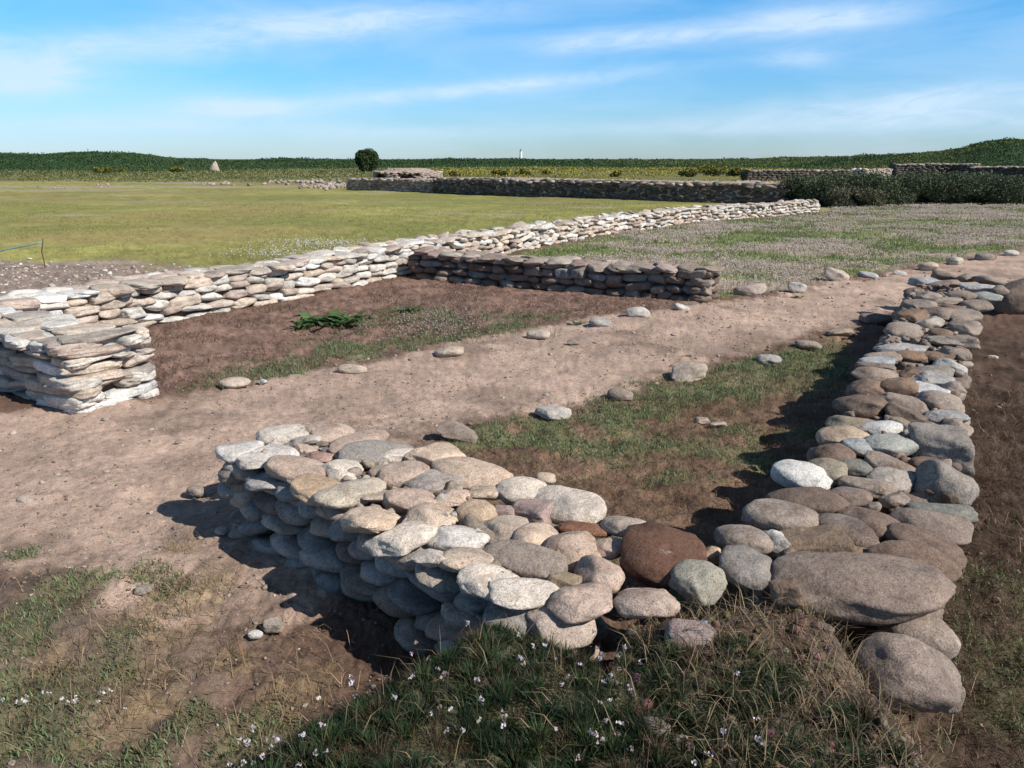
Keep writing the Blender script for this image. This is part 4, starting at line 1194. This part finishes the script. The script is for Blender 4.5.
# pebbles and broken shell strewn about
def pebbles():
    LO1 = [stone_shape(300 + i, 2, 'block' if i % 2 else 'round') for i in range(10)]
    Vs, Fs, Cs, n = [], [], [], 0
    def add(x, y, sz, c):
        nonlocal n
        P, F = random.choice(LO1)
        m = np.array(Euler((random.gauss(0, .3), random.gauss(0, .3), random.uniform(0, 6.28))).to_matrix())
        V = (P * np.array([sz, sz * random.uniform(.6, .95), sz * random.uniform(.35, .65)])) @ m.T
        z = float(gh_full(np.array([x]), np.array([y]))[0])
        Vs.append(V + np.array([x, y, z + sz * .1])); Fs.append(F + n); Cs.append(np.tile(c, (len(V), 1))); n += len(V)
    def dens(x, y):
        d = inpoly(x, y, PATH)
        return (.35 + 1.6 * sm(.52, .66, fbm(x, y, 1.6, 3, 261))) * sm(-.3, .1, d) * .45 * np.clip(5 / np.hypot(x, y), .3, 1) + .35 * sm(.35, 0, np.abs(d)) * (y < 12) + .18 * (y < 4) * (x < -.4)
    x, y = scatter((-4, 7.5, 1.5, 13), 6500, dens)
    k = ~on_wall(x, y); x, y = x[k], y[k]
    for a, b in zip(x, y):
        r = math.hypot(a, b)
        sz = .006 + .028 * random.random() ** 3.2 + .0022 * r
        add(a, b, sz, jit(PAL[random.choice(['p2', 'p', 'c2', 'p2', 'b2', 'r', 'p'])], .2))
    x, y = scatter((-2.6, .2, 1.6, 4.2), 2600, lambda x, y: .55 * (1 - lawn(x, y)) * (gh(x, y) < .12))
    k = ~on_wall(x, y); x, y = x[k], y[k]
    for a, b in zip(x, y):
        add(a, b, .005 + .02 * random.random() ** 4, jit(PAL[random.choice(['p2', 'b2', 'c2', 'b', 'b', 'p'])], .25))
    x, y = scatter((1.2, 4.6, 1.5, 7), 1600, lambda x, y: sm(0, .2, x - 1.3 - (y - 2.2) * .56) * .7)
    k = ~on_wall(x, y); x, y = x[k], y[k]
    for a, b in zip(x, y):
        add(a, b, .008 + .035 * random.random() ** 4, jit(PAL[random.choice(['b', 'b2', 'b4', 'p3'])], .25))
    # crumbled soil on the bank below the boulders
    x, y = scatter((.25, 1.1, 1.2, 2.1), 1500, lambda x, y: sm(.2, .3, gh(x, y)) * .8)
    for a, b in zip(x, y):
        add(a, b, .008 + .03 * random.random() ** 3, tuple(v * random.uniform(.7, 1.3) for v in (.16, .115, .085)))
    LO0 = [stone_shape(340 + i, 1, 'block' if i % 2 else 'round') for i in range(8)]
    x, y = scatter((-4.5, 5.5, 1.6, 9.5), 22000, lambda x, y: (sm(-.35, .0, inpoly(x, y, PATH)) * .7 + .25 * (x < -.4) * (y < 4)) * (1 - lawn(x, y)) * np.clip(4.2 / np.hypot(x, y), .2, 1) * (.2 + 1.4 * sm(.42, .62, fbm(x, y, 2.3, 4, 264))) * (gh(x, y) < .12))
    k = ~on_wall(x, y); x, y = x[k], y[k]; zz = gh_full(x, y)
    for a, b, z in zip(x, y, zz):
        P, F = random.choice(LO0); sz = .0035 + .008 * random.random() ** 2 + .0010 * math.hypot(a, b)
        V = P * np.array([sz, sz * random.uniform(.6, 1), sz * random.uniform(.5, .8)]); t = random.uniform(0, 6.28); ct, st_ = math.cos(t), math.sin(t)
        V = np.stack([V[:, 0] * ct - V[:, 1] * st_, V[:, 0] * st_ + V[:, 1] * ct, V[:, 2]], 1)
        Vs.append(V + np.array([a, b, z + sz * .15])); Fs.append(F + n); Cs.append(np.tile(jit(PAL[random.choice(['p2', 'p', 'p2', 'c2', 'p', 'r', 'p3'])], .25), (len(V), 1))); n += len(V)
    # shelly white bits on the bare ground left of the pale wall
    x, y = scatter((-12, -3, 7.5, 15), 4200, lambda x, y: sm(0, .3, np.interp(y, [6, 7.8, 8.5, 9.9, 11.9, 14.9], [-5.2, -4.4, -4.05, -3.2, -2.05, -.5]) - .2 - x) * sm(.3, -.6, y - np.interp(x, FEX, FEY)) * .8)
    for a, b in zip(x, y):
        add(a, b, random.uniform(.02, .04) + .07 * random.random() ** 6, jit(PAL[random.choice(['w', 'W', 'c', 'p', 'p2'])], .15))
    V, F, c = np.vstack(Vs), np.vstack(Fs), np.vstack(Cs)
    stuff('pebbles', V, F, c, M_STONE_V, 'small pebbles and gravel bits scattered over path and bare soil', 'pebbles', True)


pebbles()


def rubble_far():
    st = []
    rg = random.Random(3)
    for (x0, y0, x1, y1, n, s) in ((262, 183, 350, 181.5, 110, .3), (318, 188, 348, 186, 60, .28), (190, 184, 262, 184, 14, .25), (20, 188, 110, 186, 12, .2), (300, 187, 335, 184, 40, .25)):
        for i in range(n):
            t = rg.random(); X, Y = at(x0 + (x1 - x0) * t, y0 + (y1 - y0) * t + rg.gauss(0, 1.1))
            z = s * rg.uniform(.6, 1.5)
            st.append(stone((X, Y, gz(X, Y) + z * .15), rg.uniform(0, 6), (z, z * .8, z * .55), jit(PAL[rg.choice(['c2', 'p2', 'p'])], .15), 'block', (rg.gauss(0, .2), rg.gauss(0, .2))))
    o = link('rubble', merge_stones(st, name='rubble')); tag(o, 'pale rubble strewn along the far edge of the field', 'rubble', None, 'stuff')


rubble_far()


# ------------------------------------------------------------------ bracken and gorse on the far ground
def bracken():
    n = 470000
    px = RN.uniform(-420, 1420, n)
    q = RN.random(n)
    b0 = np.interp(px, [-400, 0, 200, 330, 500, 700, 880, 960, 1500], [98, 104, 112, 135, 170, 165, 125, 88, 80])
    r1 = np.interp(px, [-400, 0, 700, 960, 1500], [235, 245, 275, 175, 155])
    Yd = b0 * .97 + (r1 - b0 * .97) * q
    X = (px - 512) / FPX * Yd
    edge = (Yd / b0 - .97) * 8 + (fbm(X, Yd, .05, 4, 91) - .45) * 3
    k = edge > RN.random(n) - .6
    X, Yd, px = X[k], Yd[k], px[k]; n = len(X)
    cl = fbm(X, Yd, .3, 4, 250)
    z = gh(X, Yd) + RN.random(n) * (.08 + 1.0 * np.clip(cl - .3, 0, 1) + .4 * sm(.62, .74, fbm(X, Yd, .10, 3, 251)))
    c = tint(n, (.038, .074, .026), .22, .1) * (0.7 + .6 * cl)[:, None]
    pal = sm(.42, .62, fbm(X, Yd * .5, .045, 4, 253)) * np.clip(.25 + sm(560, 720, px) * .75, 0, 1) * sm(960, 920, px)
    c = c * (1 - pal[:, None]) + tint(n, (.095, .125, .045), .25, .1) * pal[:, None]
    yl = (fbm(X, Yd * .6, .09, 4, 95) > .60) & (px > 620) & (RN.random(n) < .10)
    c[yl] = tint(int(yl.sum()), (.26, .22, .03), .3, .1)
    V, T, c = foliage_cards(np.stack([X, Yd, z], 1), RN.uniform(.14, .32, n) * Yd / 170, c)
    stuff('bracken', V, T, c, M_LEAF, 'dark green bracken covering the low ridge along the horizon', 'bracken')
    # rough grass between field and bracken
    n = 110000
    px = RN.uniform(-80, 1100, n); q = RN.random(n)
    b0 = np.interp(px, [-400, 0, 200, 330, 500, 700, 880, 960, 1500], [98, 104, 112, 135, 170, 165, 125, 88, 80])
    lo = np.interp(px, [-400, 300, 440, 790, 1100], [66, 60, 46, 39, 36])
    Yd = lo + (b0 * 1.04 - lo) * q; X = (px - 512) / FPX * Yd
    k = fbm(X, Yd * 1.5, .12, 4, 255) > .42; X, Yd, px = X[k], Yd[k], px[k]; n = len(X)
    c = tint(n, (.19, .18, .075), .35, .15)
    g = RN.random(n) < .35; c[g] = tint(int(g.sum()), (.075, .11, .035), .3)
    yf = (RN.random(n) < .42) & (fbm(X, Yd, .1, 3, 257) > .50 - .06 * ((px > 470) & (px < 760))) & (px > 400); c[yf] = tint(int(yf.sum()), (.40, .33, .03), .3, .1)
    V, T, c = foliage_cards(np.stack([X, Yd, gh(X, Yd) + RN.random(n) * .2], 1), RN.uniform(.06, .16, n) * Yd / 80, c)
    stuff('grass', V, T, c, M_LEAF, 'rough yellowish grass beyond the far wall and field', 'grass')


bracken()


def shrub(name, loc, size, nleaf, leaf, colr, label, cat, group=None, blobs=9, stems=7, flower=None, trunk_h=None, seed=0, low=.05):
    """uneven crown of many small leaves on its own stems"""
    rg = np.random.default_rng(seed)
    sx, sy, sz = size
    root = empty(name, (loc[0], loc[1], gz(loc[0], loc[1]))); tag(root, label, cat, group)
    cen = []
    for i in range(blobs):
        a = rg.uniform(0, 2 * np.pi); q = math.sqrt(rg.random()) * .62
        h = rg.uniform(.30, .70) if trunk_h else rg.uniform(.12, .66)
        rr = rg.uniform(.28, .42)
        cen.append((q * math.cos(a) * sx / 2, q * math.sin(a) * sy / 2, h * sz * (1 - .25 * q), rr * sx / 2 * rg.uniform(.8, 1.2), rr * sy / 2, min(rr * sz * .85, sz * .5)))
    cen = np.array(cen)
    idx = rg.integers(0, blobs, nleaf)
    d = rg.normal(size=(nleaf, 3)); d /= np.linalg.norm(d, axis=1)[:, None]
    rad = 1 - .55 * rg.random(nleaf) ** 2.0
    lump = 1 + .35 * noise3(d * 2.2 + idx[:, None], 1.6, seed + 5)
    P = cen[idx, :3] + d * cen[idx, 3:] * (rad * lump)[:, None]
    P = P[P[:, 2] > low * sz]
    n = len(P)
    tone = .50 + 1.0 * fbm(P[:, 0] * 3 + P[:, 2] * 2, P[:, 1] * 3 - P[:, 2], 1.2, 3, seed + 8)
    c = tint(n, colr, .18, .08) * tone[:, None]
    if flower is not None:
        f = (rg.random(n) < .26) & (P[:, 2] > sz * .35); c[f] = tint(int(f.sum()), flower, .25, .1)
    V, T, cc = foliage_cards(P, rg.uniform(.6, 1.3, n) * leaf, c)
    link('crown', mesh_np('crown', V, T, M_LEAF, cc), root)
    # stems
    Vs, Fs, nn = [], [], 0
    def limb(a, b, r0, r1):
        nonlocal nn
        a = np.array(a, float); b = np.array(b, float); k = 6
        ax = (b - a) / (np.linalg.norm(b - a) + 1e-9); u = np.cross(ax, [.3, .9, .1]); u /= np.linalg.norm(u); v = np.cross(ax, u)
        mid = (a + b) / 2 + rg.normal(size=3) * np.linalg.norm(b - a) * .06
        for c_, r in ((a, r0), (mid, (r0 + r1) / 2), (b, r1)):
            for i in range(k):
                t = 2 * np.pi * i / k; Vs.append(c_ + (u * np.cos(t) + v * np.sin(t)) * r)
        for s in range(2):
            for i in range(k):
                j = (i + 1) % k
                Fs.append((nn + s * k + i, nn + s * k + j, nn + (s + 1) * k + j)); Fs.append((nn + s * k + i, nn + (s + 1) * k + j, nn + (s + 1) * k + i))
        nn += 3 * k
    if trunk_h:
        limb((0, 0, -.1), (0, 0, trunk_h), trunk_h * .16, trunk_h * .10)
        for c_ in cen: limb((0, 0, trunk_h * .9), c_[:3], trunk_h * .08, .02)
    else:
        for i in range(stems):
            c_ = cen[i % blobs]; limb((0, 0, -.08), c_[:3], .03 * sz + .008, .008)
    link('trunk' if trunk_h else 'stems', mesh_np('stems', np.array(Vs), np.array(Fs), M_BARK, None, True), root)
    return root


# the tree on the skyline
X, Y = at(369, 172.8)
shrub('tree', (X, Y), (3.6, 3.4, 3.05), 9000, .19, (.045, .07, .026), 'lone round dark green tree standing out on the skyline', 'tree', blobs=15, trunk_h=.7, seed=4, low=.06)

# scrub in front of the ruined walls
BUSH = [
    (812, 204.5, 1.9, 1.25, 'left end bush of the scrub, small and grey green, next to the pale wall end'),
    (842, 205.5, 2.3, 1.42, 'tall rounded dark scrub bush left of the sunlit wall end'),
    (858, 207, 1.5, .85, 'low pale brownish bush leaning out at the front of the scrub'),
    (882, 205.5, 2.5, 1.35, 'broad dark bush in the middle of the scrub below the tall wall'),
    (915, 205, 2.6, 1.38, 'wide grey green bush right of the middle of the scrub'),
    (950, 205, 2.6, 1.36, 'bushy dark shrub under the gap between the two dark walls'),
    (985, 205.5, 2.6, 1.34, 'very dark dense shrub near the right edge of the scrub'),
    (1020, 205.5, 2.8, 1.4, 'shaded dark shrub cut by the right edge of the picture'),
]
for i, (x, y, w, h, lab) in enumerate(BUSH):
    X, Y = at(x, y)
    c = (.072, .092, .05) if i not in (2,) else (.11, .11, .065)
    shrub('scrub_bush', (X, Y + .6), (w * 1.6, 2.8, h), 20000, .055, c, lab, 'bush', 'scrub bushes in front of the ruined walls', blobs=20, seed=30 + i, low=-.02)

# gorse on the rough ground
rgs = random.Random(9)
GORSE = [(105, 174, 2.6, .9), (120, 173.6, 1.6, .7), (178, 173, 2.4, .9), (147, 172.6, 1.4, .6), (500, 176, 2.2, .8), (523, 175.6, 2.0, .8), (545, 175, 1.6, .6), (617, 177, 1.8, .7), (688, 177, 2.0, .9), (712, 176.5, 3.4, 1.3), (735, 176.8, 2.4, 1.2), (455, 176.4, 1.6, .6)]
for i, (x, y, w, h) in enumerate(GORSE):
    X, Y = at(x, y)
    shrub('gorse_bush', (X, Y), (w, w * .8, h), 1500, .12, (.075, .09, .03), 'low gorse bush speckled with yellow flowers on the rough ground beyond the field', 'bush', 'gorse bushes beyond the field',
          blobs=7, stems=4, flower=(.42, .33, .02), seed=60 + i)

# ------------------------------------------------------------------ dock plants
def dock(px, py, n, size, label, seed):
    rg = random.Random(seed)
    X, Y = at(px, py); Z = float(gh_full(np.array([X]), np.array([Y]))[0])
    V, T, C = [], [], []
    for i in range(n):
        a = rg.uniform(0, 2 * math.pi); L = size * rg.uniform(.55, 1.1); w = L * rg.uniform(.22, .32)
        ox, oy = rg.gauss(0, size * (.42 if n > 30 else .26)), rg.gauss(0, size * (.18 if n > 30 else .12))
        up = rg.uniform(.35, 1.1); c = tint(1, (.075, .125, .045), .3, .12)[0]
        b = len(V); K = 6
        for k in range(K + 1):
            t = k / K
            el = up * (1 - 1.25 * t)
            r_ = L * (t - .12 * t * t); z_ = L * (math.sin(up) * t - .75 * t * t * math.sin(up) * .9)
            wd = w * (math.sin(math.pi * min(1, t * .93 + .05)) ** .75) * .5
            cx, cy = ox + math.cos(a) * r_ * math.cos(up * .6), oy + math.sin(a) * r_ * math.cos(up * .6)
            wave = math.sin(t * 11 + i) * .08 * w
            nx, ny = -math.sin(a), math.cos(a)
            V += [(cx - nx * wd, cy - ny * wd, z_ + wd * .35 + wave), (cx, cy, z_), (cx + nx * wd, cy + ny * wd, z_ + wd * .35 - wave)]
            C += [c, c * 1.25, c]
        for k in range(K):
            q = b + k * 3
            for o_ in (0, 1):
                T += [(q + o_, q + o_ + 1, q + o_ + 4), (q + o_, q + o_ + 4, q + o_ + 3)]
    o = link('dock_plant', mesh_np('dock_plant', np.array(V), np.array(T), M_GRASS, np.array(C), True))
    o.location = (X, Y, Z); tag(o, label, 'plant')


dock(327, 326, 44, .34, 'broad leaved green dock plant alone on the bare brown cell floor', 2)
dock(352, 321, 16, .22, 'low leafy weed touching the right side of the dock plant', 12)
dock(300, 329, 12, .2, 'low leafy weed touching the left side of the dock plant', 13)
dock(408, 312, 18, .2, 'smaller leafy plant at the upper end of the dry thrift patch', 3)
dock(226, 388, 14, .09, 'little green weed tuft left of the cream boulder', 5)
dock(579, 323, 16, .10, 'bright green tuft beside the grey flat boulder', 6)
dock(797, 296, 14, .10, 'green weed tuft below the upright white boulder', 8)

# ------------------------------------------------------------------ stake with tape, left edge
def tube(pts, r, mat, name, parent, seg=8):
    V, F = [], []
    pts = [Vector(p) for p in pts]
    for i, p in enumerate(pts):
        d = (pts[min(i + 1, len(pts) - 1)] - pts[max(i - 1, 0)]).normalized()
        u = d.cross(Vector((.2, .3, .93))).normalized(); v = d.cross(u)
        for k in range(seg):
            t = 2 * math.pi * k / seg; q = p + (u * math.cos(t) + v * math.sin(t)) * (r if not callable(r) else r(i)); V.append(tuple(q))
    for i in range(len(pts) - 1):
        for k in range(seg):
            a = i * seg + k; b = i * seg + (k + 1) % seg; F.append((a, b, b + seg, a + seg))
    F.append(tuple(range(seg))[::-1]); F.append(tuple(range(len(V) - seg, len(V))))
    me = bpy.data.meshes.new(name); me.from_pydata(V, [], F); me.update()
    for p in me.polygons: p.use_smooth = True
    me.materials.append(mat); return link(name, me, parent)


SX, SY = at(45.5, 270)
SZ = gz(SX, SY)
root = empty('metal_stake', (SX, SY, SZ)); tag(root, 'thin bent rusty stake at the bare edge of the field', 'stake')
tube([(0, 0, -.1), (.0, 0, .12), (-.015, 0, .28), (.02, 0, .40), (.035, 0, .48)], .009, M_RUST, 'rod', root)
rg = random.Random(4)
pts = []
for i in range(25):
    t = i / 24
    pts.append((.02 - 2.2 * t, -.25 * t, .42 - .26 * math.sin(min(1, t * 1.1) * math.pi * .5) - .28 * max(0, t - .55) ** 1.2 * 1.6 + rg.gauss(0, .003)))
tp = tube(pts, .012, M_TAPE, 'marker_tape', None, 6)
tp.location = (SX, SY, SZ); tag(tp, 'faded blue green tape sagging from the rusty stake to the left', 'tape')

# ------------------------------------------------------------------ lighthouse and far towers
def tower(px, base_y, dist, h, r, label, cat, lantern=True):
    X = (px - 512) / FPX * dist
    root = empty('lighthouse' if lantern else 'tower', (X, dist, 0)); tag(root, label, cat)
    bm = bmesh.new()
    bmesh.ops.create_cone(bm, cap_ends=True, segments=20, radius1=r, radius2=r * .78, depth=h * .84, matrix=Matrix.Translation((0, 0, h * .42)))
    me = bpy.data.meshes.new('shaft'); bm.to_mesh(me); bm.free(); me.materials.append(M_WHITE); link('shaft', me, root)
    bm = bmesh.new()
    bmesh.ops.create_cone(bm, cap_ends=True, segments=20, radius1=r * 1.15, radius2=r * 1.15, depth=h * .03, matrix=Matrix.Translation((0, 0, h * .857)))
    me = bpy.data.meshes.new('gallery'); bm.to_mesh(me); bm.free(); me.materials.append(M_WHITE); link('gallery', me, root)
    bm = bmesh.new()
    bmesh.ops.create_cone(bm, cap_ends=True, segments=16, radius1=r * .5, radius2=r * .5, depth=h * .08, matrix=Matrix.Translation((0, 0, h * .915)))
    bmesh.ops.create_cone(bm, cap_ends=True, segments=16, radius1=r * .58, radius2=.05, depth=h * .045, matrix=Matrix.Translation((0, 0, h * .98)))
    me = bpy.data.meshes.new('lantern'); bm.to_mesh(me); bm.free(); me.materials.append(M_DARK); link('lantern', me, root)


tower(520.5, 159, 1500, 19, 2.6, 'white lighthouse tower far off on the horizon', 'lighthouse')
tower(105, 153, 900, 12.5, .9, 'tiny distant pale tower behind the left ridge', 'tower', False)

# ------------------------------------------------------------------ light
sd = bpy.data.lights.new('sun', 'SUN'); sd.energy = 5.0; sd.angle = R(.53); sd.color = (1, .955, .88)
so = bpy.data.objects.new('sun', sd); COL.objects.link(so)
hx, hy = SUN_H; q = math.hypot(hx, hy)
sv = Vector((hx / q * math.cos(R(SUN_EL)), hy / q * math.cos(R(SUN_EL)), math.sin(R(SUN_EL))))
so.rotation_euler = (-sv).to_track_quat('-Z', 'Y').to_euler()
so.location = sv * 50

# ------------------------------------------------------------------ sky with thin high cloud
world = bpy.data.worlds.new('World'); scene.world = world; world.use_nodes = True
nt = world.node_tree; nt.nodes.clear()
wo = nt.nodes.new('ShaderNodeOutputWorld'); bg = nt.nodes.new('ShaderNodeBackground'); nt.links.new(bg.outputs[0], wo.inputs[0])
sky = nt.nodes.new('ShaderNodeTexSky'); sky.sky_type = 'NISHITA'; sky.sun_disc = False
sky.sun_elevation = R(SUN_EL); sky.sun_rotation = math.atan2(hx, hy)
sky.air_density = 1.0; sky.dust_density = .15; sky.ozone_density = 1.5; sky.altitude = 0
bg.inputs[1].default_value = .06
tc = nt.nodes.new('ShaderNodeTexCoord')
sep = nt.nodes.new('ShaderNodeSeparateXYZ'); nt.links.new(tc.outputs['Generated'], sep.inputs[0])


def mth(op, a, b=None, c=None):
    n = nt.nodes.new('ShaderNodeMath'); n.operation = op
    for i, v in enumerate((a, b, c)):
        if v is None: continue
        if isinstance(v, (int, float)): n.inputs[i].default_value = v
        else: nt.links.new(v, n.inputs[i])
    return n.outputs[0]


az_ = mth('ARCTAN2', sep.outputs[0], sep.outputs[1])
el_ = mth('ARCSINE', sep.outputs[2])


def cloud_band(u, v, su, sv_, slope, amount):
    """soft ellipse round azimuth u, elevation v (degrees)"""
    du = mth('SUBTRACT', az_, R(u)); dv = mth('SUBTRACT', el_, R(v))
    dv = mth('SUBTRACT', dv, mth('MULTIPLY', du, slope))
    a = mth('DIVIDE', du, R(su)); b_ = mth('DIVIDE', dv, R(sv_))
    e = mth('ADD', mth('MULTIPLY', a, a), mth('MULTIPLY', b_, b_))
    return mth('MULTIPLY', mth('POWER', 2.718, mth('MULTIPLY', e, -1.0)), amount)


def ae(x, y):
    dx = (x - 512) / FPX; dy = -(y - 384) / FPX
    v = (dx, math.cos(PITCH) + dy * math.sin(PITCH), -math.sin(PITCH) + dy * math.cos(PITCH))
    return math.degrees(math.atan2(v[0], v[1])), math.degrees(math.asin(v[2] / math.sqrt(sum(k * k for k in v))))


bands = [(330, 25, 10, .95, .09, .75), (110, 48, 8, .8, .03, .45), (15, 76, 3.6, 1.0, .05, 1.0), (240, 107, 4.5, .6, 0, .65), (620, 40, 5.5, .65, .05, .8), (810, 20, 5.5, .8, .03, .75), (800, 58, 2.2, .6, 0, .45),
         (470, 90, 14, .5, .09, .55), (920, 104, 8.5, .95, .06, .75), (150, 125, 9, .5, 0, .35), (690, 128, 9, .5, 0, .35), (420, 133, 7, .45, 0, .35), (1000, 122, 7, .6, 0, .4)]
tot = None
for x, y, su, s_v, sl, am in bands:
    u, v = ae(x, y)
    b_ = cloud_band(u, v, su, s_v, sl, am)
    tot = b_ if tot is None else mth('ADD', tot, b_)
cmb = nt.nodes.new('ShaderNodeCombineXYZ')
nt.links.new(mth('MULTIPLY', az_, 13.0), cmb.inputs[0])
nt.links.new(mth('MULTIPLY', mth('SUBTRACT', el_, mth('MULTIPLY', az_, .07)), 50.0), cmb.inputs[1])
n1 = noise(nt, cmb.outputs[0], 1.0, 9, .62, 1.2)
cmb2 = nt.nodes.new('ShaderNodeCombineXYZ')
nt.links.new(mth('MULTIPLY', az_, 4.0), cmb2.inputs[0]); nt.links.new(mth('MULTIPLY', el_, 16.0), cmb2.inputs[1])
n2 = noise(nt, cmb2.outputs[0], 1.0, 4, .55, .4)
mask = mth('MULTIPLY', tot, mth('MULTIPLY_ADD', n1, 2.1, -.16))
mask = mth('ADD', mask, mth('MULTIPLY', mth('MAXIMUM', mth('SUBTRACT', n2, .38), 0.0), .95))
# general thin veil at other heights of the sky
mask = mth('MINIMUM', mth('MAXIMUM', mask, 0.0), .8)
hs = nt.nodes.new('ShaderNodeHueSaturation'); hs.inputs['Saturation'].default_value = 1.15
nt.links.new(sky.outputs[0], hs.inputs['Color'])
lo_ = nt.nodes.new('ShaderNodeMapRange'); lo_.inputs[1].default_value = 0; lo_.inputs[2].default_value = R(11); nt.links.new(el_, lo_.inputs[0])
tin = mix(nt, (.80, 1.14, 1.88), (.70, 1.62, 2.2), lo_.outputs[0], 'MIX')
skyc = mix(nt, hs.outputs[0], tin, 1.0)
zen = nt.nodes.new('ShaderNodeMapRange'); zen.inputs[1].default_value = R(12); zen.inputs[2].default_value = R(30); zen.inputs[3].default_value = 1.0; zen.inputs[4].default_value = .30  # sky overhead, out of view, dimmed to weaken the fill in shade
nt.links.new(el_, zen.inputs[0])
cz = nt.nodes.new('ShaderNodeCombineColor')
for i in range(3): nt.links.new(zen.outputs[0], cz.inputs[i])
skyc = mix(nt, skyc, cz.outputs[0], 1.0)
mx = nt.nodes.new('ShaderNodeMix'); mx.data_type = 'RGBA'
nt.links.new(mask, mx.inputs[0]); nt.links.new(skyc, mx.inputs[6]); mx.inputs[7].default_value = (9.4, 11.6, 14.2, 1)
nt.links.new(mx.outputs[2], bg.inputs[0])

# ------------------------------------------------------------------ camera and view
cd = bpy.data.cameras.new('camera'); cd.sensor_width = 36; cd.lens = FPX / 1024 * 36; cd.clip_start = .05; cd.clip_end = 20000
co = bpy.data.objects.new('camera', cd); COL.objects.link(co)
co.location = (0, 0, EYE); co.rotation_euler = (math.pi / 2 - PITCH, 0, 0)
scene.camera = co
scene.view_settings.view_transform = 'Standard'; scene.view_settings.look = 'None'
scene.view_settings.exposure = .33; scene.view_settings.gamma = 1
scene.render.resolution_x = 1024; scene.render.resolution_y = 768
